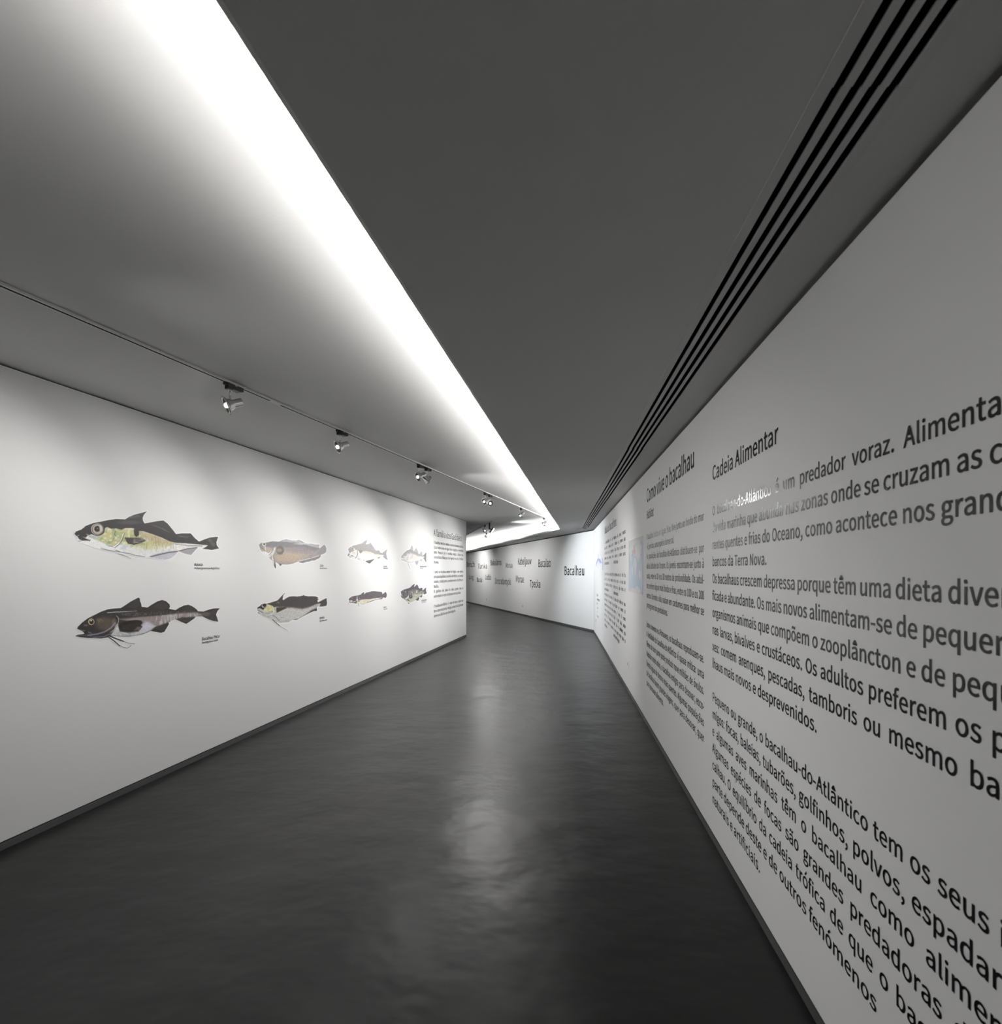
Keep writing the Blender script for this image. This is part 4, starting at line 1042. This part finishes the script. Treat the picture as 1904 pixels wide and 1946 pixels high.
# --- tusk (brown)
o3_ = [(150,265),(165,235),(210,212),(255,205),(320,205),(400,185),(480,173),(560,178),(640,180),(700,150),(770,130),(820,122),(880,140),(960,155),(1040,155),(1110,140),(1160,155),(1240,200),(1330,230),(1420,235),(1500,250),(1612,255),(1600,300),(1603,330),(1622,340),(1660,300),(1720,258),(1755,285),(1775,340),(1775,410),(1750,455),(1690,485),(1640,500),(1640,545),(1600,590),(1540,610),(1500,635),(1420,640),(1360,665),(1300,670),(1210,700),(1140,690),(1080,668),(1020,690),(960,715),(880,730),(800,735),(720,730),(695,745),(668,780),(640,740),(600,700),(555,680),(560,760),(562,820),(540,825),(510,770),(498,700),(480,650),(420,600),(380,545),(310,500),(240,440),(200,400),(180,350),(160,300)]
def p3(a):
    a.poly([(150,265),(210,205),(480,165),(820,175),(1240,240),(1620,345),(1500,400),(1000,330),(500,320),(320,300),(250,290)], (112, 110, 111), 60)
    a.ell(850, 560, 420, 130, (172, 154, 132), .8, .85); a.ell(1150, 380, 300, 70, (134, 122, 122), .8, .6)
    a.poly([(640,180),(700,150),(820,122),(960,155),(1110,140),(1240,200),(1420,235),(1612,255),(1600,335),(1400,290),(1200,230),(1000,195),(800,185)], (158, 156, 159), 12)
    a.line([(640,178),(820,126),(960,158),(1110,144),(1240,205),(1420,240),(1605,260)], 10, (108, 105, 106), .8); a.ell(1180, 235, 160, 18, (205, 203, 205), .8, .6)
    a.poly([(1080,668),(1250,615),(1450,560),(1640,510),(1640,545),(1500,635),(1300,670),(1210,700)], (120, 118, 118), 14); a.line([(1090,655),(1250,620),(1450,568),(1600,520)], 14, (228, 228, 226), .8)
    a.poly([(1620,345),(1720,258),(1775,340),(1750,455),(1640,500),(1560,450)], (134, 130, 132), 16)
    a.line([(1720,262),(1770,340),(1770,410),(1745,450)], 12, (105, 100, 102), .8)
    a.poly([(200,400),(240,330),(300,300),(400,330),(470,350),(500,400),(430,520),(380,545),(300,500)], (172, 158, 146), 20, .8)
    a.poly([(220,420),(310,420),(380,470),(480,380),(520,330),(540,360),(480,480),(420,560),(310,500)], (226, 226, 226), 12, .9)
    a.line([(500,360),(450,440),(395,510)], 14, (70, 62, 58)); a.line([(520,380),(470,450),(420,540)], 7, (110, 98, 88)); a.line([(545,310),(530,400),(470,520),(480,640)], 16, (224, 222, 218), .8)
    a.line([(175,300),(240,350),(290,400)], 10, (90, 82, 78)); a.line([(300,300),(310,380)], 18, (225, 225, 224), .8); a.line([(240,330),(290,405)], 10, (120, 104, 90))
    a.ell(275, 248, 46, 42, (236, 232, 220), .1); a.ell(277, 245, 34, 31, (150, 140, 125), .1); a.ell(277, 243, 20, 20, (50, 47, 46), .2)
    a.ell(660, 390, 92, 104, (98, 92, 90), .2); a.ell(640, 390, 60, 40, (158, 138, 116), .7, .8); a.line([(580,330),(690,290),(745,370),(730,440),(580,490)], 8, (84, 80, 80), .8)
    a.line([(505,560),(520,700),(550,820)], 22, (112, 110, 108)); a.line([(490,560),(505,690)], 10, (232, 232, 230)); a.line([(535,740),(552,820)], 24, (64, 62, 62))
    a.line([(600,690),(680,770)], 10, (120, 112, 104)); a.line([(650,720),(690,745)], 16, (62, 60, 60)); a.line([(640,745),(668,780)], 14, (66, 64, 64))
    a.line([(690,722),(800,730),(950,712),(1080,665)], 10, (110, 108, 106), .8)
    a.line([(180,355),(140,390),(122,440)], 7, (100, 96, 92)); a.line([(135,320),(165,340)], 8, (110, 105, 100))
    a.grain(.12, 16, 16); a.grain(.1, 8, 8)
printed('fish_print', 'L', (480, 1015), 12.69, o3_, p3, 'brown long-bodied fish print in the upper row, second from the left', 'fish print', GRP,
        [([(180,355),(140,390),(122,440)], 8)], base=(146, 138, 134))

# --- greater forkbeard
o4 = [(100,530),(120,495),(180,460),(220,420),(280,405),(330,410),(420,385),(500,360),(600,325),(660,260),(720,200),(755,160),(800,150),(745,195),(730,250),(720,300),(740,325),(800,280),(870,240),(960,230),(1060,235),(1150,225),(1200,215),(1240,195),(1250,220),(1340,230),(1440,225),(1530,235),(1585,260),(1560,290),(1600,292),(1560,335),(1575,375),(1640,330),(1720,290),(1785,270),(1785,330),(1795,390),(1780,460),(1700,478),(1610,480),(1560,485),(1545,520),(1555,560),(1540,590),(1480,590),(1400,620),(1300,670),(1200,720),(1100,780),(1040,800),(960,795),(900,840),(850,860),(700,875),(630,868),(560,840),(480,795),(430,770),(340,745),(280,730),(200,690),(140,650),(115,630),(130,600),(105,565)]
B4 = [([(480,795),(560,865),(650,943)], 22), ([(640,935),(760,1008),(860,1060)], 9), ([(130,655),(100,760)], 7)]
def p4(a):
    a.poly([(330,410),(500,360),(600,325),(755,160),(800,150),(745,195),(725,310),(870,240),(1240,195),(1340,230),(1530,235),(1590,260),(1600,292),(1560,335),(1575,380),(1800,265),(1800,400),(1785,465),(1610,482),(1640,400),(1540,415),(1350,500),(1200,535),(1060,520),(950,500),(800,505),(700,500),(600,480),(520,490),(420,450)], (62, 57, 55), 14)
    a.poly([(600,470),(800,480),(1000,480),(1200,510),(1400,460),(1560,410),(1600,440),(1400,500),(1200,560),(950,530),(700,520)], (128, 116, 108), 34, .7, (16, 16, .2, .7))
    a.poly([(960,795),(1100,770),(1300,650),(1400,570),(1545,510),(1555,560),(1540,590),(1480,590),(1300,670),(1100,780),(1040,800)], (52, 49, 48), 9)
    a.poly([(1300,640),(1400,540),(1545,480),(1560,500),(1450,560),(1360,620)], (150, 147, 144), 14, .7)
    a.poly([(100,530),(120,495),(220,420),(300,400),(335,415),(320,490),(250,560),(180,520)], (44, 41, 40), 8)
    a.poly([(260,590),(290,500),(340,430),(400,435),(480,465),(512,510),(500,575),(440,590),(380,612),(320,610)], (204, 200, 152), 12)
    a.ell(370, 530, 40, 60, (178, 170, 120), .8, .6); a.ell(460, 500, 28, 40, (190, 196, 160), .7, .6)
    a.poly([(300,640),(400,590),(500,580),(480,650),(400,680)], (112, 108, 110), 18, .8, (16, 16, .3, .8))
    a.line([(515,500),(510,590),(470,650),(340,690)], 14, (225, 226, 222)); a.line([(530,500),(530,580)], 12, (50, 46, 44)); a.ell(545, 590, 26, 50, (178, 186, 138), .5, .9)
    a.poly([(570,500),(700,470),(830,510),(700,575),(575,630)], (60, 53, 49), 14); a.line([(610,500),(690,490),(740,480)], 12, (165, 148, 130), .7)
    a.ell(620, 390, 60, 26, (175, 165, 150), .8, .7, (26, 16, .3, .8))
    a.ell(270, 458, 62, 58, (34, 31, 30), .1); a.ell(268, 460, 48, 46, (180, 176, 164), .1); a.ell(274, 456, 38, 38, (30, 27, 26), .12); a.ell(250, 480, 10, 10, (220, 220, 215), .4)
    a.line([(110,540),(180,565),(260,630)], 16, (176, 160, 160)); a.line([(120,565),(190,600),(240,625)], 11, (36, 32, 32)); a.line([(115,625),(160,640)], 16, (80, 76, 74))
    a.poly([(140,650),(300,650),(430,700),(430,770),(280,730)], (165, 164, 158), 18, .7, (20, 20, .2, .7))
    a.line([(290,735),(400,765),(480,790)], 10, (90, 86, 84), .8); a.line([(485,685),(560,740),(640,820)], 10, (60, 56, 54)); a.line([(560,700),(720,730),(900,760),(930,800)], 7, (200, 200, 196), .8); a.line([(640,735),(740,745)], 6, (110, 108, 104))
    a.poly([(630,868),(900,840),(940,790),(800,800),(640,830)], (138, 136, 132), 20, .6, (16, 14, .2, .8))
    a.line([(1070,240),(1160,235)], 16, (150, 138, 128), .6)
    a.line([(1170,260),(1130,320)], 8, (110, 104, 98), .6)
    for pts, w in B4: a.line(pts, w * .8, (44, 41, 40))
    a.grain(.16, 16, 16); a.grain(.1, 8, 8)
printed('fish_print', 'L', (480, 1115), 12.69, o4, p4, 'whiskered grey fish print with yellow cheek in the lower row', 'fish print', GRP, B4, base=(182, 182, 176))

# --- saithe
o5 = [(125,495),(170,450),(250,395),(350,345),(450,335),(550,295),(670,270),(740,215),(860,130),(905,155),(890,220),(850,310),(920,290),(1050,245),(1080,290),(1130,370),(1180,430),(1250,555),(1330,545),(1390,545),(1440,640),(1500,650),(1600,570),(1715,490),(1690,570),(1670,680),(1690,800),(1725,920),(1690,930),(1600,860),(1530,790),(1460,780),(1420,840),(1370,885),(1290,855),(1220,880),(1100,1000),(1010,1080),(960,1075),(880,1030),(810,980),(740,965),(600,965),(540,940),(400,900),(280,870),(170,820),(110,780),(115,720),(170,620)]
def p5(a):
    a.poly([(125,495),(170,450),(350,345),(670,270),(860,130),(905,155),(850,310),(1050,245),(1250,555),(1390,545),(1440,640),(1500,650),(1720,480),(1670,680),(1730,930),(1540,790),(1580,745),(1400,725),(1200,690),(1050,620),(900,585),(740,580),(600,670),(540,560),(430,520),(330,590),(230,620),(170,620)], (136, 133, 131), 18)
    a.poly([(720,590),(900,590),(1060,630),(1200,700),(1400,735),(1400,760),(1150,760),(1000,690),(800,640)], (194, 178, 150), 40, .8)
    a.ell(900, 760, 260, 80, (214, 213, 206), .8, .7)
    a.poly([(810,980),(1000,940),(1205,885),(1100,1000),(1010,1080),(960,1075)], (84, 82, 80), 14); a.poly([(1290,855),(1450,800),(1370,885)], (88, 85, 83), 12)
    a.line([(800,960),(1000,920),(1200,860),(1450,785)], 20, (240, 238, 230), .9)
    a.line([(500,560),(510,700),(490,800),(430,855)], 26, (90, 86, 84)); a.line([(470,560),(470,700),(440,800)], 40, (225, 222, 200), .8); a.line([(560,600),(590,700)], 40, (238, 234, 214))
    a.poly([(560,550),(700,540),(720,600),(640,665),(590,640)], (120, 108, 98), 20)
    a.ell(290, 460, 44, 52, (176, 174, 172), .3); a.ell(300, 480, 30, 32, (95, 92, 92), .3); a.ell(380, 500, 30, 30, (224, 222, 218), .5)
    a.poly([(170,620),(240,590),(200,720),(150,790),(110,780),(115,720)], (110, 108, 108), 14); a.line([(240,700),(300,640)], 24, (236, 234, 220)); a.line([(260,760),(330,780)], 30, (64, 61, 62)); a.line([(190,810),(250,820)], 26, (92, 88, 92)); a.ell(190, 660, 24, 36, (190, 188, 186), .5)
    a.ell(350, 640, 70, 50, (200, 185, 170), .8, .7)
    a.ell(300, 880, 20, 14, (150, 148, 156), .6); a.ell(570, 895, 30, 18, (140, 138, 148), .6); a.line([(560,960),(620,962)], 14, (170, 168, 180)); a.ell(765, 950, 24, 18, (140, 138, 150), .5)
    a.line([(1540,790),(1620,860),(1715,925)], 22, (78, 76, 75), .9)
    a.grain(.1, 30, 30)
printed('fish_print', 'L', (655, 1020), 21.16, o5, p5, 'grey-backed silver fish print in the upper row, third from the left', 'fish print', GRP, base=(208, 206, 202))

# --- ling
o6 = [(160,500),(200,450),(280,400),(400,370),(520,350),(640,315),(720,240),(780,215),(775,270),(765,310),(800,290),(850,240),(950,220),(1080,185),(1200,178),(1330,195),(1480,210),(1510,250),(1500,310),(1560,270),(1630,210),(1670,240),(1690,320),(1680,400),(1640,455),(1560,430),(1530,440),(1515,480),(1480,505),(1380,500),(1280,520),(1150,560),(1060,600),(1000,620),(940,640),(850,690),(720,710),(600,700),(460,685),(330,650),(220,640),(165,620),(200,570),(165,540)]
B6 = [([(165,640),(130,720),(125,765)], 10), ([(545,700),(585,790)], 20)]
def p6(a):
    a.poly([(500,600),(640,520),(800,505),(1000,500),(1150,470),(1400,450),(1500,440),(1300,500),(1100,540),(940,640),(850,690),(600,705),(460,685)], (208, 202, 182), 24)
    a.ell(860, 590, 120, 60, (192, 184, 158), .8, .6)
    a.poly([(160,500),(280,400),(480,360),(490,420),(460,520),(380,600),(250,600),(200,570)], (88, 76, 80), 16); a.ell(400, 460, 70, 60, (98, 74, 76), .6)
    a.ell(290, 450, 36, 30, (120, 112, 112), .6); a.ell(260, 580, 60, 36, (205, 203, 200), .6)
    a.line([(500,400),(495,500),(440,590),(350,610)], 24, (232, 230, 224)); a.line([(470,560),(400,640),(350,650)], 20, (80, 70, 68), .8); a.line([(520,500),(520,600)], 22, (225, 218, 190)); a.line([(520,600),(600,595)], 14, (80, 74, 72))
    a.ell(600, 500, 50, 46, (76, 66, 70), .4); a.ell(600, 490, 18, 22, (190, 170, 165), .5)
    a.line([(160,500),(280,400),(520,350),(640,318),(780,220),(765,310),(850,245),(1080,190),(1330,198),(1500,220),(1500,310)], 22, (46, 38, 42), .9)
    a.line([(1000,610),(1150,560),(1300,515),(1500,480)], 30, (44, 40, 40)); a.line([(910,640),(945,620)], 24, (60, 55, 52)); a.line([(985,590),(1150,530),(1300,490),(1480,455)], 14, (226, 224, 218), .9)
    a.line([(1510,310),(1630,215),(1680,320),(1640,450),(1550,425)], 22, (48, 42, 44), .9); a.line([(165,620),(215,640)], 26, (36, 32, 32)); a.line([(190,575),(165,620)], 18, (44, 40, 40))
    for pts, w in B6: a.line(pts, w, (84, 80, 78))
    a.grain(.12, 30, 30)
printed('fish_print', 'L', (655, 1115), 21.16, o6, p6, 'slim dark fish print with cream belly in the lower row', 'fish print', GRP, B6, base=(92, 85, 88))

# --- pale grey cod
o7 = [(185,930),(210,870),(290,760),(400,650),(500,570),(600,540),(655,510),(700,400),(750,295),(775,300),(800,420),(825,560),(820,600),(870,600),(900,530),(970,440),(1020,520),(1070,620),(1085,730),(1130,760),(1200,660),(1255,605),(1280,680),(1305,790),(1310,850),(1370,800),(1430,720),(1500,650),(1495,800),(1495,1000),(1500,1180),(1470,1180),(1420,1090),(1340,970),(1290,990),(1285,1080),(1265,1165),(1200,1130),(1140,1080),(1110,1100),(1100,1200),(1050,1290),(990,1345),(950,1280),(900,1160),(870,1130),(800,1190),(700,1215),(600,1205),(540,1190),(420,1160),(340,1140),(250,1090),(190,1040),(195,970)]
B7 = [([(540,1180),(575,1330),(610,1430),(670,1540)], 34), ([(195,1070),(160,1170)], 16)]
def p7(a):
    a.poly([(185,930),(290,760),(500,570),(655,510),(820,600),(1090,740),(1310,850),(1330,900),(1100,870),(850,760),(600,680),(520,720),(460,830),(330,900),(200,960)], (142, 140, 140), 70)
    a.line([(190,930),(300,760),(450,620),(620,540),(820,600),(1090,740),(1310,860),(1390,850)], 40, (112, 110, 110), .7)
    for q in ([(655,510),(750,295),(800,420),(825,580)], [(870,600),(970,440),(1070,620),(1085,730)], [(1130,760),(1255,605),(1305,790),(1310,850)], [(900,1130),(1110,1100),(1050,1290),(990,1345)], [(1140,1080),(1290,990),(1265,1165)]):
        a.poly(q, (158, 157, 160), 30)
    a.line([(660,505),(750,300),(815,560)], 22, (128, 126, 128), .8); a.line([(870,600),(970,445),(1080,680)], 22, (120, 118, 118), .8); a.line([(1150,740),(1255,610),(1300,790)], 22, (112, 110, 110), .8); a.line([(910,1150),(990,1340),(1090,1220)], 18, (140, 140, 143), .8)
    a.poly([(1310,850),(1430,720),(1510,640),(1495,1000),(1510,1190),(1460,1180),(1340,970),(1410,910)], (102, 101, 102), 22); a.line([(1360,980),(1480,1170)], 40, (62, 60, 60), .9); a.line([(1490,660),(1490,1150)], 24, (78, 76, 76), .7)
    a.ell(1000, 940, 280, 80, (214, 196, 180), .9, .5); a.ell(1100, 840, 120, 40, (170, 142, 142), .9, .6); a.ell(700, 1100, 220, 70, (216, 214, 210), .8, .7)
    a.ell(325, 840, 50, 66, (172, 170, 168), .2); a.ell(330, 830, 26, 26, (120, 118, 120), .3); a.ell(338, 880, 20, 26, (235, 235, 235), .4)
    a.line([(560,680),(560,900),(500,1050),(420,1120)], 30, (168, 162, 162), .8); a.line([(600,840),(640,930),(600,980)], 30, (226, 222, 218), .9)
    a.ell(720, 830, 80, 100, (204, 198, 192), .3, .9); a.line([(610,760),(720,710),(810,800),(740,950),(640,960)], 20, (150, 146, 148), .8); a.ell(590, 700, 46, 40, (128, 126, 128), .6, .8)
    a.line([(200,1050),(300,1080),(390,1070)], 40, (140, 138, 138), .8); a.line([(210,970),(340,1010),(380,1040)], 34, (196, 196, 194)); a.line([(340,940),(300,920)], 40, (128, 124, 122), .8)
    a.line([(390,1140),(540,1180),(700,1205),(860,1130)], 26, (158, 157, 157), .8)
    for pts, w in B7: a.line(pts, w, (152, 151, 152))
printed('fish_print', 'L', (755, 1025), 27.2, o7, p7, 'pale grey fish print with three spiky back fins, beside the text panel', 'fish print', GRP, B7, base=(208, 204, 201))

# --- mottled cod
o8 = [(170,680),(200,640),(300,570),(400,535),(550,495),(670,440),(760,350),(850,270),(910,270),(870,360),(850,430),(930,370),(1020,290),(1060,350),(1110,480),(1150,510),(1200,475),(1270,455),(1300,500),(1300,600),(1340,590),(1400,510),(1490,440),(1480,560),(1490,660),(1520,720),(1480,780),(1400,805),(1350,780),(1290,820),(1290,900),(1250,970),(1200,960),(1160,930),(1130,950),(1130,1010),(1080,1135),(1020,1130),(930,1095),(850,1150),(750,1200),(640,1225),(600,1230),(630,1290),(600,1300),(540,1250),(460,1170),(400,1100),(300,1040),(220,970),(175,890),(180,850),(225,850),(190,760)]
def p8(a):
    a.poly([(170,680),(300,570),(550,495),(760,350),(910,265),(850,430),(1020,285),(1110,480),(1270,450),(1310,600),(1500,430),(1480,560),(1530,720),(1400,815),(1350,760),(1400,660),(1200,640),(1000,560),(800,560),(600,640),(560,860),(480,950),(380,1010),(220,970),(175,890),(230,850)], (74, 71, 76), 40)
    a.poly([(560,560),(900,520),(1300,640),(1300,760),(1100,760),(800,760),(600,900)], (92, 88, 88), 50, .8, (60, 50, .35, .6))
    a.poly([(560,600),(900,560),(1350,640),(1300,780),(1100,940),(800,1000),(600,900)], (182, 182, 170), 50, .7, (50, 40, .5, .8))
    a.poly([(560,560),(900,520),(1300,640),(1100,800),(800,760),(600,900)], (66, 62, 64), 50, .8, (40, 36, .6, .75))
    a.poly([(420,1080),(700,1040),(1000,950),(930,1095),(750,1200),(600,1225),(500,1180)], (186, 190, 170), 50, .8)
    for q in ([(930,1090),(1110,945),(1140,1000),(1080,1140)], [(1160,930),(1290,830),(1290,900),(1240,975)]): a.poly(q, (58, 56, 62), 18)
    a.line([(170,680),(300,570),(550,495),(670,440),(850,275),(900,272),(850,435),(1020,295),(1110,490),(1270,458),(1300,500)], 34, (48, 46, 52), .8)
    a.line([(1350,590),(1490,445)], 40, (48, 46, 50), .8); a.line([(1380,790),(1500,730)], 40, (50, 48, 52), .8)
    a.ell(690, 910, 95, 110, (56, 54, 60), .25); a.ell(690, 880, 40, 60, (118, 116, 110), .7, .8); a.line([(580,880),(540,960),(440,1030)], 36, (232, 232, 226))
    a.line([(440,640),(410,700)], 34, (196, 194, 190), .9); a.ell(320, 630, 50, 36, (126, 124, 122), .6, .8); a.line([(200,740),(250,830)], 26, (30, 28, 30)); a.line([(220,720),(270,800)], 16, (200, 196, 190), .8); a.line([(250,860),(300,910)], 26, (200, 198, 190), .8)
    a.ell(430, 810, 70, 90, (112, 112, 112), .6, .6); a.line([(300,990),(400,1000)], 50, (118, 116, 118), .7)
    a.line([(500,1080),(560,1090)], 44, (56, 54, 58)); a.line([(570,1120),(610,1130)], 40, (40, 38, 42)); a.line([(555,1255),(610,1290)], 44, (24, 22, 22)); a.line([(520,1190),(590,1210)], 24, (226, 236, 240))
    a.line([(940,720),(1100,750),(1250,720),(1400,660)], 26, (110, 112, 104), .8); a.ell(990, 690, 40, 26, (214, 214, 206), .5)
    a.grain(.2, 40, 36)
printed('fish_print', 'L', (755, 1100), 27.2, o8, p8, 'mottled green and black fish print below the pale one, beside the text panel', 'fish print', GRP,
        [([(185,960),(150,1080)], 14)], base=(164, 162, 142))

# --- blue-grey fish on the right wall near the corner
o9 = [(92,1510),(105,1400),(142,1310),(150,1160),(180,1215),(198,1320),(213,1250),(228,1360),(238,1410),(262,1250),(272,1420),(272,1630),(255,1580),(243,1450),(205,1470),(165,1530),(150,1590),(138,1530),(108,1560)]
def p9(a):
    a.poly([(92,1510),(105,1400),(142,1310),(200,1330),(240,1420),(200,1430),(150,1360)], (150, 153, 184), 16)
    a.line([(255,1300),(266,1500),(266,1620)], 14, (140, 143, 176))
    a.line([(95,1500),(120,1390),(150,1315)], 10, (120, 122, 160)); a.line([(150,1180),(160,1300)], 12, (150, 153, 180), .8)
    a.ell(150, 1560, 14, 30, (170, 172, 196), .6, .8)
printed('fish_print', 'R', (1125, 960), 12.97, o9, p9, 'pale blue fish print on the right wall by the room corner', 'fish print', None, base=(208, 209, 222), step=.35, border=.5)

# ------------------------------------------------------------------ world map panel
ya, yb = 6.07, 5.09; zt, zb = 1.974, 1.332
wall, u, n = frame('R')
WM, HM = (ya - yb) * WR.k, zt - zb
pos = point('R', ya, zb, 0)
t = tag(empty('map_panel', pos), 'pale blue world map panel mounted on the right wall', 'map')
b = MB(); b.bevbox(u * WM / 2 + Vector((0, 0, HM / 2)) + n * .005, u * WM / 2, Vector((0, 0, HM / 2)), n * .005, .002)
b.build('board', M_TRIM, t)
nx, ny = 200, 130
gx, gy = np.meshgrid(np.linspace(.006, .994, nx), np.linspace(.009, .991, ny))
P = np.column_stack([gx.ravel(), gy.ravel()])     # 0..1 left to right, 0..1 top to bottom
S = 1000.0
art = Art(P * S, (178, 196, 226))
LAND = (240, 224, 220)
art.poly([(0,0),(1000,0),(1000,60),(800,110),(500,90),(250,120),(0,80)], (226, 230, 236), 80)  # polar ice, with the cove's whitish reflection along the top painted into the ink
art.poly([(60,140),(200,110),(330,120),(380,200),(330,290),(280,330),(250,400),(210,440),(160,390),(110,280),(50,220)], LAND, 14)
art.poly([(340,90),(430,80),(440,150),(390,210),(350,160)], (244, 240, 238), 14)
art.poly([(215,430),(260,470),(240,480),(200,445)], LAND, 10)
art.poly([(250,470),(320,500),(370,560),(350,640),(310,720),(290,800),(270,780),(270,660),(235,560)], LAND, 12)
art.poly([(460,220),(520,150),(600,140),(720,110),(860,120),(950,170),(930,240),(880,260),(860,340),(800,430),(770,390),(730,470),(690,390),(640,360),(600,330),(560,320),(500,330),(470,300)], LAND, 14)
art.poly([(460,370),(560,360),(620,430),(650,470),(600,560),(590,640),(560,710),(530,700),(510,590),(440,500),(430,430)], LAND, 12)
art.poly([(790,620),(850,580),(890,600),(920,680),(880,730),(810,710),(780,670)], LAND, 12)
art.poly([(200,960),(330,900),(340,860),(370,930),(480,930),(620,880),(800,890),(880,940),(890,1000),(180,1000)], (246, 244, 244), 14)
for x, y, r in ((470,210,40),(500,260,30),(330,240,34),(300,300,26),(420,150,26),(200,320,20)):
    art.ell(x, y, r, r * 1.2, (226, 150, 154), .8, .9)
for x, y in ((240,360),(300,580),(520,480),(850,660),(640,930),(700,540),(930,330),(800,800)):
    art.ell(x, y, 9, 9, (150, 130, 150), .4, .8)
ref = srgb((200, 200, 198)) / WALL_ALB
alb = np.clip(srgb(art.c) / ref, 0, .9)
W = (np.array(u)[None] * P[:, :1] * WM + np.array([[0, 0, 1.0]]) * (1 - P[:, 1:2]) * HM + np.array(n)[None] * .0104)
idx = np.arange(nx * ny).reshape(ny, nx)
q = np.column_stack([idx[:-1, :-1].ravel(), idx[1:, :-1].ravel(), idx[1:, 1:].ravel(), idx[:-1, 1:].ravel()])
o = mesh('map_print', W.tolist(), q.tolist(), M_MAP, t)
at = o.data.color_attributes.new('ink', 'FLOAT_COLOR', 'POINT')
at.data.foreach_set('color', np.column_stack([alb, np.ones(len(alb))]).ravel().astype(np.float32))
